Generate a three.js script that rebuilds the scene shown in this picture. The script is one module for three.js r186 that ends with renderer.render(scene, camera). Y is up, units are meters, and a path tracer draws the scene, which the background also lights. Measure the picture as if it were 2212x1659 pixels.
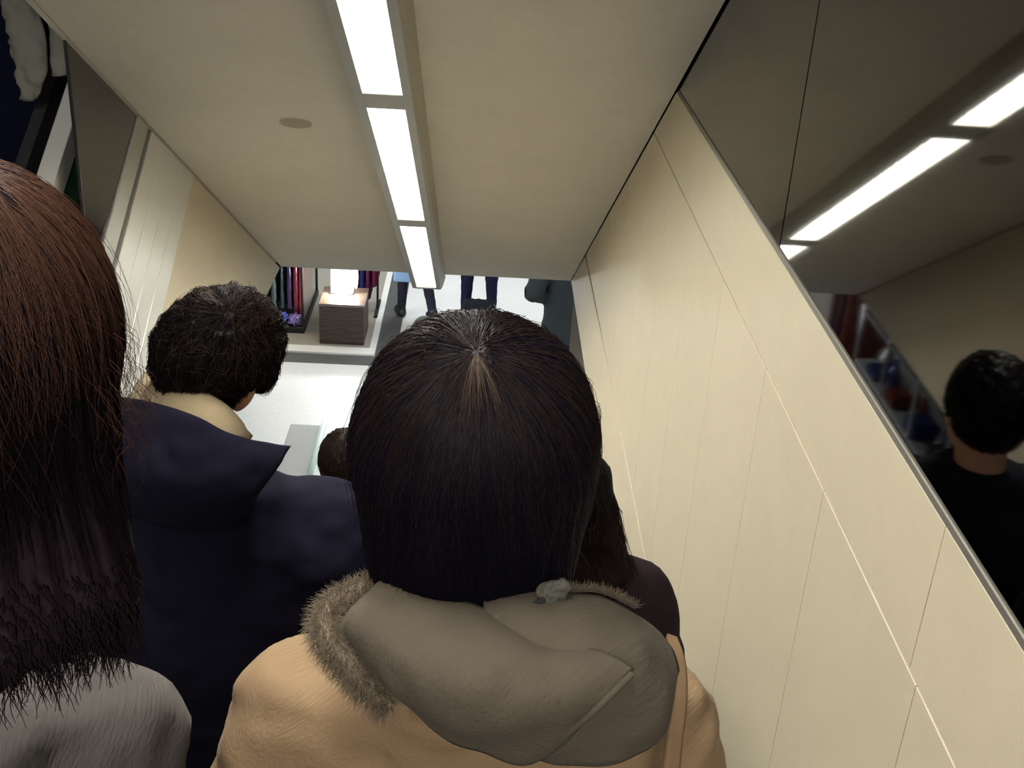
import * as THREE from 'three';
import { mergeGeometries } from 'three/addons/utils/BufferGeometryUtils.js';
import { RoundedBoxGeometry } from 'three/addons/geometries/RoundedBoxGeometry.js';
import { RectAreaLightUniformsLib } from 'three/addons/lights/RectAreaLightUniformsLib.js';
import { createNoise3D } from 'simplex-noise';

RectAreaLightUniformsLib.init();
const scene = new THREE.Scene();
scene.background = new THREE.Color(0x000000);
const V = (x, y, z) => new THREE.Vector3(x, y, z);

// ---------- camera ----------
const W = 2212, H = 1659, F = 2571;
const camera = new THREE.PerspectiveCamera(2 * Math.atan(H / 2 / F) * 180 / Math.PI, W / H, 0.05, 60);
camera.rotation.set(-0.4519, -0.0379, 0.0625, 'YXZ');
camera.position.set(0, 0, 0);
scene.add(camera);
camera.updateMatrixWorld();
const at = (px, py, d) => V((px - W / 2) / F * d, -(py - H / 2) / F * d, -d).applyMatrix4(camera.matrixWorld);

// ---------- light levels and exposure ----------
const EXPOSURE = 2.45;
const STRIP = 24, STRIP_GLOW = 2.2;          // ceiling strip lamps
const SHOP = 1.9, UP = 11.5, PANEL_GLOW = 2.5;   // ceiling panels of the floor below and of the upper floor
const COL_STRIP = new THREE.Color().setRGB(1.0, 1.0, 0.93);
const COL_UP = new THREE.Color().setRGB(1.0, 0.98, 0.92);
const COL_SHOP = new THREE.Color().setRGB(0.93, 0.97, 1.0);

// ---------- numbers of the place (metres, eye at the origin) ----------
const A30 = Math.PI / 6, T30 = Math.tan(A30), C30 = Math.cos(A30);
const HV = 1.2 / C30;                        // sloped ceiling above the eye
const XR = 0.598, XL = -1.225;               // shaft walls
const YB = -2.67, ZB = (YB - HV) / T30;      // lower edge of the sloped ceiling
const FLOOR = -5.29, UPPER = -0.59;
const YU = 2.4, ZU = (YU - HV) / T30, ZBACK = 9;   // flat ceiling of the upper landing
const ceilY = z => HV + T30 * z;

// ---------- random and noise ----------
let seed = 12345;
const rnd = () => { seed = (seed * 1664525 + 1013904223) >>> 0; return seed / 4294967296; };
const rr = (a, b) => a + (b - a) * rnd();
const n3 = createNoise3D(rnd);
const sstep = (a, b, x) => { const t = Math.min(1, Math.max(0, (x - a) / (b - a))); return t * t * (3 - 2 * t); };

// ---------- textures ----------
function noiseTex(n, fn, srgb) {
  const d = new Uint8Array(n * n * 4);
  for (let j = 0; j < n; j++) for (let i = 0; i < n; i++) {
    const c = fn(i / n, j / n, i, j), k = (j * n + i) * 4;
    d[k] = Math.min(255, c[0]); d[k + 1] = Math.min(255, c[1]); d[k + 2] = Math.min(255, c[2]); d[k + 3] = 255;
  }
  const t = new THREE.DataTexture(d, n, n, THREE.RGBAFormat);
  t.wrapS = t.wrapT = THREE.RepeatWrapping; t.magFilter = THREE.LinearFilter; t.minFilter = THREE.LinearMipmapLinearFilter; t.generateMipmaps = true;
  if (srgb) t.colorSpace = THREE.SRGBColorSpace;
  t.needsUpdate = true; return t;
}
const pn = (u, v, f, s = 0) => {            // tiling noise
  const a = u * 2 * Math.PI, b = v * 2 * Math.PI, r = f / (2 * Math.PI);
  return n3(Math.cos(a) * r + s, Math.sin(a) * r + Math.cos(b) * r * 1.31, Math.sin(b) * r - s);
};
const g3 = v => [v, v, v];
const texWeave = noiseTex(128, (u, v, i, j) => g3(128 + 50 * Math.sin(i * Math.PI / 2) * Math.sin(j * Math.PI / 2) + 40 * (rnd() - 0.5)));
texWeave.repeat.set(12, 12);
const texFelt = noiseTex(256, (u, v) => g3(128 + 50 * pn(u, v, 30) + 60 * (rnd() - 0.5)));
texFelt.repeat.set(6, 6);
const texPlaster = noiseTex(256, (u, v) => g3(128 + 40 * pn(u, v, 40, 3) + 40 * (rnd() - 0.5)));
texPlaster.repeat.set(2, 2);
const texPanel = noiseTex(512, (u, v) => { const q = 249 + 1.5 * pn(u, v, 3, 1) + 1.5 * pn(u, v, 12, 2) + 6 * (rnd() - 0.5); return [q, q - 1, q - 3]; }, true);
const texCeil = noiseTex(512, (u, v) => { const q = 249 + 2 * pn(u, v, 2.5, 7) + 2 * pn(u, v, 14, 8) + 6 * (rnd() - 0.5); return [q, q - 1, q - 2]; }, true);
const texTerrazzo = noiseTex(512, () => { const r = rnd(); const q = r < 0.05 ? 150 + 60 * rnd() : r < 0.16 ? 205 + 25 * rnd() : 243 + 10 * rnd(); return [q, q, q - 2]; }, true);
const texWood = noiseTex(256, (u, v) => { const q = 200 + 28 * Math.sin(v * 120 + 5 * pn(u, v, 3)) * 0.6 + 20 * pn(u * 0.2, v, 40, 2) + 10 * (rnd() - 0.5); return [q, q * 0.95, q * 0.92]; }, true);

// ---------- materials ----------
const lin = (r, g, b) => new THREE.Color().setRGB(r, g, b);
const std = (c, rough = 0.8, o = {}) => new THREE.MeshStandardMaterial({ color: c, roughness: rough, ...o });
const phys = (c, rough = 0.8, o = {}) => new THREE.MeshPhysicalMaterial({ color: c, roughness: rough, ...o });
const cloth = (c, o = {}) => phys(c, 0.92, { specularIntensity: 0.2, bumpMap: texWeave, bumpScale: 0.0006, sheen: 0.2, sheenRoughness: 0.6, sheenColor: c.clone().multiplyScalar(1.5), ...o });
const felt = (c, o = {}) => phys(c, 0.95, { specularIntensity: 0.3, bumpMap: texFelt, bumpScale: 0.0012, sheen: 0.4, sheenRoughness: 0.7, sheenColor: c.clone().lerp(lin(1, 1, 1), 0.1), ...o });
const hairMat = (c, r = 0.42) => phys(c, r, { specularIntensity: 0.22 });
const M = {
  wall: std(lin(0.72, 0.635, 0.475), 0.55, { map: texPanel }),
  ceil: std(lin(0.88, 0.81, 0.69), 0.85, { map: texCeil, bumpMap: texPlaster, bumpScale: 0.0006 }),
  joint: std(lin(0.10, 0.08, 0.06), 0.9),
  mirror: std(lin(0.098, 0.096, 0.10), 0.035, { metalness: 1 }),
  mirrorEdge: std(lin(0.20, 0.185, 0.16), 0.55, { metalness: 0.3 }),
  alu: std(lin(0.42, 0.41, 0.38), 0.38, { metalness: 0.75 }),
  aluPaint: std(lin(0.46, 0.44, 0.38), 0.45, { metalness: 0.2 }),
  whiteBoard: std(lin(0.72, 0.72, 0.68), 0.32, { metalness: 0.1 }),
  greyBoard: std(lin(0.42, 0.43, 0.40), 0.4, { metalness: 0.2 }),
  black: std(lin(0.012, 0.012, 0.014), 0.5),
  rubber: std(lin(0.01, 0.01, 0.011), 0.6),
  steel: std(lin(0.5, 0.5, 0.5), 0.35, { metalness: 1 }),
  darkSteel: std(lin(0.14, 0.14, 0.15), 0.5, { metalness: 0.7 }),
  terrazzo: std(lin(0.86, 0.87, 0.86), 0.45, { map: texTerrazzo }),
  shopWall: std(lin(0.62, 0.60, 0.58), 0.8),
  darkWall: std(lin(0.06, 0.05, 0.045), 0.5),
  stone: std(lin(0.10, 0.105, 0.10), 0.55, { bumpMap: texPlaster, bumpScale: 0.0008 }),
  whiteTrim: std(lin(0.85, 0.85, 0.80), 0.5),
  carpet: std(lin(0.34, 0.32, 0.27), 0.95, { bumpMap: texFelt, bumpScale: 0.001 }),
  wood: phys(lin(0.085, 0.058, 0.045), 0.5, { map: texWood }),
  woodTop: phys(lin(0.20, 0.15, 0.11), 0.3, { map: texWood, clearcoat: 1, clearcoatRoughness: 0.05 }),
  glass: phys(lin(0.9, 0.96, 0.94), 0.03, { transmission: 1, thickness: 0, ior: 1.5 }),
  greenGlass: phys(lin(0.05, 0.16, 0.12), 0.1, {}),
  skin: phys(lin(0.55, 0.30, 0.20), 0.55, { sheen: 0.1 }),
  eye: std(lin(0.6, 0.58, 0.55), 0.2),
};
const glow = (c, k) => std(lin(0.8, 0.8, 0.8), 0.6, { emissive: c, emissiveIntensity: k });

// ---------- naming and tagging ----------
const taken = new Map();
const numbered = n => { const k = taken.get(n) || 0; taken.set(n, k + 1); return k ? `${n}_${String(k).padStart(3, '0')}` : n; };
function mesh(name, geo, mat, parent = scene, top = false) {
  const m = new THREE.Mesh(geo, mat); m.name = parent === scene || top ? numbered(name) : name;
  m.castShadow = m.receiveShadow = true; parent.add(m); return m;
}
function group(name, p = [0, 0, 0], turn = 0) {
  const g = new THREE.Group(); g.name = numbered(name); g.position.set(...p); g.rotation.y = turn; scene.add(g); return g;
}
const tag = (o, label, category, grp) => { o.userData.label = label; o.userData.category = category; if (grp) o.userData.group = grp; return o; };
const structure = (o, label) => { o.userData.kind = 'structure'; if (label) { o.userData.label = label; o.userData.category = o.name.split('_')[0]; } return o; };
const stuff = o => { o.userData.kind = 'stuff'; return o; };

// ---------- geometry helpers ----------
const box = (x0, x1, y0, y1, z0, z1) => { const g = new THREE.BoxGeometry(x1 - x0, y1 - y0, z1 - z0); g.translate((x0 + x1) / 2, (y0 + y1) / 2, (z0 + z1) / 2); return uvBox(g); };
const rbox = (x0, x1, y0, y1, z0, z1, r = 0.01, seg = 2) => { const g = new RoundedBoxGeometry(x1 - x0, y1 - y0, z1 - z0, seg, r); g.translate((x0 + x1) / 2, (y0 + y1) / 2, (z0 + z1) / 2); return uvBox(g); };
function uvBox(g) {                         // uv in metres, by the main facing of each vertex normal
  const p = g.attributes.position, n = g.attributes.normal, uv = new Float32Array(p.count * 2);
  for (let i = 0; i < p.count; i++) {
    const ax = Math.abs(n.getX(i)), ay = Math.abs(n.getY(i)), az = Math.abs(n.getZ(i));
    if (ay >= ax && ay >= az) { uv[2 * i] = p.getX(i); uv[2 * i + 1] = p.getZ(i); }
    else if (ax >= az) { uv[2 * i] = p.getZ(i); uv[2 * i + 1] = p.getY(i); }
    else { uv[2 * i] = p.getX(i); uv[2 * i + 1] = p.getY(i); }
  }
  g.setAttribute('uv', new THREE.BufferAttribute(uv, 2)); return g;
}
function clip(poly, f) {                    // keep f(p) >= 0 ; p = [z, y]
  const out = [];
  for (let i = 0; i < poly.length; i++) {
    const a = poly[i], b = poly[(i + 1) % poly.length], fa = f(a), fb = f(b);
    if (fa >= 0) out.push(a);
    if (fa * fb < 0) { const t = fa / (fa - fb); out.push([a[0] + (b[0] - a[0]) * t, a[1] + (b[1] - a[1]) * t]); }
  }
  return out;
}
function wallSlab(poly, x0, x1, bevel = 0) {  // polygon in (z, y) extruded along x
  const s = new THREE.Shape(poly.map(p => new THREE.Vector2(-p[0], p[1])));
  const g = new THREE.ExtrudeGeometry(s, { depth: x1 - x0 - 2 * bevel, bevelEnabled: bevel > 0, bevelSize: bevel, bevelThickness: bevel, bevelOffset: -bevel, bevelSegments: 1 });
  g.translate(0, 0, bevel); g.rotateY(Math.PI / 2); g.translate(x0, 0, 0);   // shape x (-z) -> world -z ; depth -> world x
  return uvBox(g);
}
const rect = (z0, z1, y0, y1) => [[z0, y0], [z1, y0], [z1, y1], [z0, y1]];
function tube(pts, r, seg = 24, rad = 8, closed = false) { return new THREE.TubeGeometry(new THREE.CatmullRomCurve3(pts, closed), seg, r, rad, closed); }

// ---------- signed distances and surface nets ----------
const smin = (a, b, k) => { const h = Math.max(k - Math.abs(a - b), 0) / k; return Math.min(a, b) - h * h * k * 0.25; };
const smax = (a, b, k) => -smin(-a, -b, k);
function cap(x, y, z, a, b, ra, rb) {
  const bx = b[0] - a[0], by = b[1] - a[1], bz = b[2] - a[2], px = x - a[0], py = y - a[1], pz = z - a[2];
  const t = Math.min(1, Math.max(0, (px * bx + py * by + pz * bz) / (bx * bx + by * by + bz * bz + 1e-12)));
  return Math.hypot(px - bx * t, py - by * t, pz - bz * t) - (ra + (rb - ra) * t);
}
function ell(x, y, z, c, r) {
  const px = (x - c[0]), py = (y - c[1]), pz = (z - c[2]);
  const k0 = Math.hypot(px / r[0], py / r[1], pz / r[2]), k1 = Math.hypot(px / (r[0] * r[0]), py / (r[1] * r[1]), pz / (r[2] * r[2]));
  return k1 < 1e-9 ? -Math.min(...r) : k0 * (k0 - 1) / k1;
}
function nets(f, lo, hi, c) {
  const nx = Math.ceil((hi[0] - lo[0]) / c) + 2, ny = Math.ceil((hi[1] - lo[1]) / c) + 2, nz = Math.ceil((hi[2] - lo[2]) / c) + 2;
  const v = new Float32Array(nx * ny * nz);
  for (let k = 0, i = 0; k < nz; k++) for (let j = 0; j < ny; j++) for (let a = 0; a < nx; a++, i++) v[i] = f(lo[0] + a * c, lo[1] + j * c, lo[2] + k * c);
  const id = new Int32Array(nx * ny * nz).fill(-1), pos = [], idx = [];
  const sx = 1, sy = nx, sz = nx * ny, off = [0, sx, sy, sx + sy, sz, sx + sz, sy + sz, sx + sy + sz];
  const E = [[0, 1], [2, 3], [4, 5], [6, 7], [0, 2], [1, 3], [4, 6], [5, 7], [0, 4], [1, 5], [2, 6], [3, 7]];
  for (let k = 0; k < nz - 1; k++) for (let j = 0; j < ny - 1; j++) for (let a = 0; a < nx - 1; a++) {
    const b = a + j * sy + k * sz; let m = 0;
    for (let q = 0; q < 8; q++) if (v[b + off[q]] < 0) m |= 1 << q;
    if (m === 0 || m === 255) continue;
    let n = 0, X = 0, Y = 0, Z = 0;
    for (const [p, q] of E) {
      if (!((m >> p & 1) ^ (m >> q & 1))) continue;
      const g0 = v[b + off[p]], g1 = v[b + off[q]], t = g0 / (g0 - g1);
      X += (p & 1) + ((q & 1) - (p & 1)) * t; Y += (p >> 1 & 1) + ((q >> 1 & 1) - (p >> 1 & 1)) * t; Z += (p >> 2) + ((q >> 2) - (p >> 2)) * t; n++;
    }
    id[b] = pos.length / 3; pos.push(lo[0] + (a + X / n) * c, lo[1] + (j + Y / n) * c, lo[2] + (k + Z / n) * c);
  }
  const quad = (a, b, cc, d, flip) => { if (a < 0 || b < 0 || cc < 0 || d < 0) return; flip ? idx.push(a, b, cc, a, cc, d) : idx.push(a, cc, b, a, d, cc); };
  for (let k = 1; k < nz - 1; k++) for (let j = 1; j < ny - 1; j++) for (let a = 1; a < nx - 1; a++) {
    const b = a + j * sy + k * sz, s = v[b] < 0;
    if (s !== v[b + sx] < 0) quad(id[b], id[b - sy], id[b - sy - sz], id[b - sz], s);
    if (s !== v[b + sy] < 0) quad(id[b], id[b - sz], id[b - sx - sz], id[b - sx], s);
    if (s !== v[b + sz] < 0) quad(id[b], id[b - sx], id[b - sx - sy], id[b - sy], s);
  }
  const N = new Float32Array(pos.length), U = new Float32Array(pos.length / 3 * 2), e = c * 0.5;
  for (let i = 0; i < pos.length; i += 3) {
    const x = pos[i], y = pos[i + 1], z = pos[i + 2];
    let gx = f(x + e, y, z) - f(x - e, y, z), gy = f(x, y + e, z) - f(x, y - e, z), gz = f(x, y, z + e) - f(x, y, z - e);
    const l = Math.hypot(gx, gy, gz) || 1; N[i] = gx / l; N[i + 1] = gy / l; N[i + 2] = gz / l;
    U[i / 3 * 2] = x + z; U[i / 3 * 2 + 1] = y + 0.3 * z;
  }
  const g = new THREE.BufferGeometry();
  g.setAttribute('position', new THREE.BufferAttribute(new Float32Array(pos), 3));
  g.setAttribute('normal', new THREE.BufferAttribute(N, 3)); g.setAttribute('uv', new THREE.BufferAttribute(U, 2));
  g.setIndex(idx); return g;
}
// thick cloth patch through a grid of points
function patch(grid, th, nu = 28, nv = 20, wob = 0) {
  const rows = grid.map(r => new THREE.CatmullRomCurve3(r).getPoints(nu)), P = [];
  for (let i = 0; i <= nu; i++) { const c = new THREE.CatmullRomCurve3(rows.map(r => r[i])); P.push(c.getPoints(nv)); }
  const nrm = (i, j) => { const a = P[Math.min(nu, i + 1)][j].clone().sub(P[Math.max(0, i - 1)][j]), b = P[i][Math.min(nv, j + 1)].clone().sub(P[i][Math.max(0, j - 1)]); return a.cross(b).normalize(); };
  const pos = [], idx = [], uv = [], n = (nu + 1) * (nv + 1);
  for (const s of [1, -1]) for (let i = 0; i <= nu; i++) for (let j = 0; j <= nv; j++) {
    const ed = Math.min(1, 4 * Math.min(i / nu, 1 - i / nu, j / nv, 1 - j / nv) + 0.35), q = P[i][j], w = wob * n3(q.x * 22, q.y * 22, q.z * 22);
    const p = q.clone().addScaledVector(nrm(i, j), s * th / 2 * Math.sqrt(ed) + w); pos.push(p.x, p.y, p.z); uv.push(q.x + q.z, q.y);
  }
  const id = (s, i, j) => s * n + i * (nv + 1) + j;
  for (let i = 0; i < nu; i++) for (let j = 0; j < nv; j++) {
    idx.push(id(0, i, j), id(0, i + 1, j), id(0, i + 1, j + 1), id(0, i, j), id(0, i + 1, j + 1), id(0, i, j + 1));
    idx.push(id(1, i, j), id(1, i + 1, j + 1), id(1, i + 1, j), id(1, i, j), id(1, i, j + 1), id(1, i + 1, j + 1));
  }
  const rim = (i, j, k, l) => idx.push(id(0, i, j), id(1, k, l), id(0, k, l), id(0, i, j), id(1, i, j), id(1, k, l));
  for (let i = 0; i < nu; i++) { rim(i, 0, i + 1, 0); rim(i + 1, nv, i, nv); }
  for (let j = 0; j < nv; j++) { rim(0, j + 1, 0, j); rim(nu, j, nu, j + 1); }
  const g = new THREE.BufferGeometry();
  g.setAttribute('position', new THREE.Float32BufferAttribute(pos, 3)); g.setAttribute('uv', new THREE.Float32BufferAttribute(uv, 2));
  g.setIndex(idx); g.computeVertexNormals(); return g;
}
// thin hairs: each path is a list of points, three-sided and tapering
function strands(paths, r0, r1) {
  const pos = [], idx = [], nor = [];
  const t = V(0, 0, 0), a = V(0, 0, 0), b = V(0, 0, 0), d = V(0, 0, 0);
  for (const P of paths) {
    const base = pos.length / 3, n = P.length;
    for (let i = 0; i < n; i++) {
      t.copy(P[Math.min(n - 1, i + 1)]).sub(P[Math.max(0, i - 1)]).normalize();
      a.set(0.31, 0.17, 0.93).cross(t).normalize(); b.copy(t).cross(a);
      const r = r0 + (r1 - r0) * i / (n - 1);
      for (let k = 0; k < 3; k++) { const c = Math.cos(k * 2.0944), s = Math.sin(k * 2.0944); d.copy(a).multiplyScalar(c).addScaledVector(b, s); pos.push(P[i].x + d.x * r, P[i].y + d.y * r, P[i].z + d.z * r); nor.push(d.x, d.y, d.z); }
      if (i) for (let k = 0; k < 3; k++) { const p = base + (i - 1) * 3, q = base + i * 3, l = (k + 1) % 3; idx.push(p + k, p + l, q + l, p + k, q + l, q + k); }
    }
  }
  const g = new THREE.BufferGeometry();
  g.setAttribute('position', new THREE.Float32BufferAttribute(pos, 3)); g.setAttribute('normal', new THREE.Float32BufferAttribute(nor, 3));
  g.setAttribute('uv', new THREE.Float32BufferAttribute(new Float32Array(pos.length / 3 * 2), 2)); g.setIndex(idx); return g;
}
// hair paths that follow a head's outline from a crown point
function combed(f, n, o = {}) {
  const { crown = V(0, 1, 0.2), from = [0.05, 0.5], to = [1.6, 2.3], lift = [0.0005, 0.003], seg = 8, rmax = 0.3, swirl = 0.3, keep = () => true } = o;
  const up = crown.clone().normalize(), e1 = V(1, 0, 0).addScaledVector(up, -up.x).normalize(), e2 = up.clone().cross(e1), out = [];
  for (let i = 0; i < n; i++) {
    const ph = rr(0, 2 * Math.PI), t0 = rr(...from), t1 = rr(...to), lf = rr(...lift), sw = rr(-swirl, swirl), P = [];
    for (let k = 0; k <= seg; k++) {
      const th = t0 + (t1 - t0) * k / seg, p2 = ph + sw * k / seg;
      const d = up.clone().multiplyScalar(Math.cos(th)).addScaledVector(e1, Math.sin(th) * Math.cos(p2)).addScaledVector(e2, Math.sin(th) * Math.sin(p2));
      let a = 0, b = rmax; for (let q = 0; q < 14; q++) { const m = (a + b) / 2; f(d.x * m, d.y * m, d.z * m) < 0 ? a = m : b = m; }
      if (a < 0.02) break;
      P.push(d.multiplyScalar(a + lf * (0.3 + k / seg)));
    }
    if (P.length > 3 && keep(P[P.length >> 1])) out.push(P);
  }
  return out;
}

function ceilingLight(x, y, z, label, grp, col, power) {
  const g = tag(group('ceiling_light', [x, y, z]), label, 'light', grp);
  mesh('frame', rbox(-0.65, 0.65, -0.03, 0.02, -0.65, 0.65, 0.008), M.aluPaint, g);
  mesh('diffuser', box(-0.6, 0.6, -0.036, -0.03, -0.6, 0.6), glow(col, PANEL_GLOW), g);
  const L = new THREE.RectAreaLight(col, power, 1.18, 1.18); L.position.set(0, -0.04, 0); L.rotation.x = -Math.PI / 2; g.add(L);
}
// ======================================================================
// THE SHAFT
// ======================================================================
{ // sloped ceiling slab
  const poly = [[ZU, YU], [ZB, YB], [ZB, YB + 0.35], [ZU, YU + 0.3]];
  const g = wallSlab(poly, XL + 0.004, XR - 0.004);
  const c = structure(mesh('ceiling', g, M.ceil), 'smooth beige sloped ceiling descending over the escalator');
  const p = at(642, 402, 4.35);           // round cover plate on the slope
  const d = new THREE.CylinderGeometry(0.055, 0.058, 0.006, 32); d.rotateX(-A30);
  const z = p.z; mesh('cover_plate', d, std(lin(0.50, 0.43, 0.32), 0.85), c).position.set(p.x, ceilY(z) - 0.002, z);
}
// right wall: panels on a dark backing, dark mirror above
{
  const under = g => p => Math.min(ceilY(p[0]), YU + 1e6) - g - p[1];
  const back = structure(mesh('wall_right', wallSlab(clip(rect(ZBACK, ZB, YB - 2.7, YU), under(0)), XR + 0.024, XR + 0.16), M.joint), 'right shaft wall of cream panels with a dark mirror band above');
  const bands = [[YB, -2.205, [-7.03, -6.3, -5.0, -2.2, 0.2, 2.6, 5, 7, 9]], [-2.199, -1.004, [-7.03, -6.1, -5.61, -5.12, -4.64, -4.15, -3.67, -3.18, -2.70, -2.19, -1.71, -1.22, -0.73, -0.25, 0.24, 0.73, 1.22, 1.7, 2.7, 4.2, 6.6, 9]], [-0.999, -0.777, [-7.03, -1.25, 1.15, 3.5, 6, 9]]];
  for (const [y0, y1, zs] of bands) for (let i = 0; i + 1 < zs.length; i++) {
    let p = clip(rect(zs[i + 1] - 0.001, zs[i] + 0.001, y0, y1), under(0.005));
    if (y0 === YB) p = clip(p, q => -2.205 - 0.03 * sstep(-4.9, -6.3, q[0]) - q[1]);   // the joint opens towards the far end if (p.length < 3) continue;
    mesh('panel', wallSlab(p, XR, XR + 0.022, 0.0007), M.wall, back);
  }
  const low = clip(rect(4.2, -2.4, -5.2, YB - 0.004), p => p[1] - (-2.6 + T30 * p[0] - 0.6));   // below, beside the escalator
  if (low.length > 2) mesh('panel', wallSlab(low, XR, XR + 0.022, 0.0018), M.wall, back);
  const mz = [-4.6, -2.244, -0.05, 2.15, 4.4, 6.7, 9];
  for (let i = 0; i + 1 < mz.length; i++) {
    const p = clip(rect(mz[i + 1] - 0.002, mz[i] + 0.002, -0.76, YU - 0.01), under(0.006));
    mesh('mirror_panel', wallSlab(p, XR + 0.002, XR + 0.022, 0.002), M.mirror, back).userData.label = 'dark mirror panel';
  }
  const tp = clip(rect(ZBACK, -4.6, -0.775, -0.762), under(0.012));
  mesh('mirror_trim', wallSlab(tp, XR - 0.001, XR + 0.02, 0.002), M.mirrorEdge, back);
}
// left wall: cream triangle, mirror, edge trim
{
  const under = g => p => ceilY(p[0]) - g - p[1];
  const cl = c => p => (c - T30 * p[0]) - p[1];
  const tri = clip(clip(rect(-1, ZB, YB, 2), under(0.012)), cl(-4.372));
  const w = structure(mesh('wall_left', wallSlab(tri, XL - 0.14, XL, 0.002), M.wall), 'left shaft wall, cream panel below white boards, dark mirror above');
  const mir = clip(clip(rect(-3.575, -6, -4, 2), under(0.012)), p => p[1] - (-3.50 - T30 * p[0]));
  mesh('mirror_panel', wallSlab(mir, XL - 0.010, XL - 0.002, 0.001), M.mirror, w).userData.label = 'dark mirror panel';
  const ed = clip(clip(rect(-3.572, -3.58, -4, 2), under(0.012)), p => p[1] - (-3.50 - T30 * p[0]));
  mesh('edge_trim', wallSlab(ed, XL - 0.010, XL - 0.001), M.black, w);
}
// strip light on the sloped ceiling
{
  const g = group('strip_light', [0, HV, 0]); g.rotation.x = -A30;
  tag(g, 'long aluminium strip light with white louvred lamps on the sloped ceiling', 'light');
  const X0 = -0.402, X1 = -0.222, XI0 = -0.372, XI1 = -0.25, yb = -0.078, z1 = -8.24, z0 = 1.5, per = 1.86, len = 1.71;
  // side rails as extruded profiles along the slope
  const rail = (pts) => { const s = new THREE.Shape(pts.map(p => new THREE.Vector2(...p))); const e = new THREE.ExtrudeGeometry(s, { depth: z0 - z1 - 0.02, bevelEnabled: true, bevelSize: 0.004, bevelThickness: 0.01, bevelOffset: -0.004, bevelSegments: 3 }); e.translate(0, 0, z1 + 0.01); return e; };
  mesh('side_rail', rail([[X0 - 0.006, 0], [X0, yb], [XI0, yb], [XI0, 0]]), M.aluPaint, g);
  mesh('side_rail', rail([[XI1, 0], [XI1, yb], [X1, yb], [X1 + 0.012, yb + 0.02], [X1 + 0.026, 0]]), M.aluPaint, g);
  mesh('end_cap', rbox(X0 + 0.004, X1 + 0.004, yb, 0, z1 - 0.015, z1 + 0.05, 0.014, 4), M.aluPaint, g);
  const slatG = box(XI0, XI1, yb + 0.006, -0.036, -0.0015, 0.0015), slatM = std(lin(0.8, 0.79, 0.74), 0.5);
  for (let i = -1; i < 4; i++) {
    const za = -2.56 - (i - 0) * per + (i < 3 ? 0 : 0), zs = -0.70 - i * per + 0;        // lamp from zs down to ze
    const start = -2.53 + per - i * per - per + 0.0, s = -4.42 + (2 - i) * per, e = s - len - (i === 3 ? 0.19 : 0);
    mesh('bridge', rbox(XI0 - 0.002, XI1 + 0.002, yb + 0.001, -0.02, s, s + per - len, 0.004), M.aluPaint, g);
    const lampP = mesh('lamp', box(XI0, XI1, -0.03, -0.024, e, s), glow(COL_STRIP, STRIP_GLOW), g); lampP.userData.label = 'glowing white lamp panel';
    const n = 22; for (let k = 1; k < n; k++) mesh('louvre', slatG, slatM, g).position.z = s + (e - s) * k / n;
    const L = new THREE.RectAreaLight(COL_STRIP, STRIP, XI1 - XI0 - 0.004, s - e - 0.01); L.position.set((XI0 + XI1) / 2, -0.033, (s + e) / 2); L.rotation.x = -Math.PI / 2; g.add(L);
  }
}
// shell behind and beside the shaft
structure(mesh('wall_back', box(-3.1, 0.8, UPPER - 0.3, YU + 0.2, ZBACK, ZBACK + 0.15), M.shopWall), 'pale back wall of the upper floor');
structure(mesh('floor_upper', box(-3.1, XR, UPPER - 0.3, UPPER, 1.75, ZBACK), M.terrazzo), 'pale floor of the upper landing');
structure(mesh('ceiling_upper', box(-3.1, XR, YU, YU + 0.2, ZU, ZBACK), M.shopWall), 'flat ceiling of the upper floor');
structure(mesh('wall_far_left', box(-3.05, -2.9, -6, 4.3, -7.2, ZBACK), M.darkWall), 'dark wall beyond the opposite escalator');
structure(mesh('ceiling_side', box(-3.05, XL, YU + 0.2, YU + 0.4, -7.2, ZU + 0.2), M.ceil), 'flat ceiling over the opposite escalator');
structure(mesh('wall_side_end', box(-3.05, XL - 0.15, YB - 0.1, YU + 0.4, -7.35, -7.2), M.darkWall), 'dark end wall of the opposite escalator shaft');
structure(mesh('wall_left_upper', wallSlab(clip(rect(-6.9, ZU, -3, YU + 0.2), p => p[1] - ceilY(p[0]) - 0.0), XL - 0.02, XL), M.ceil), 'plain wall above the sloped ceiling edge');
for (const [x, z] of [[-0.4, 3.4], [-0.4, 5.4], [-0.4, 7.4]]) ceilingLight(x, YU, z, ['square ceiling light of the upper floor nearest the escalator', 'middle square ceiling light of the upper floor', 'square ceiling light of the upper floor by the back wall'][Math.round((z - 3.4) / 2)], 'ceiling lights of the upper floor', COL_UP, UP);

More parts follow.
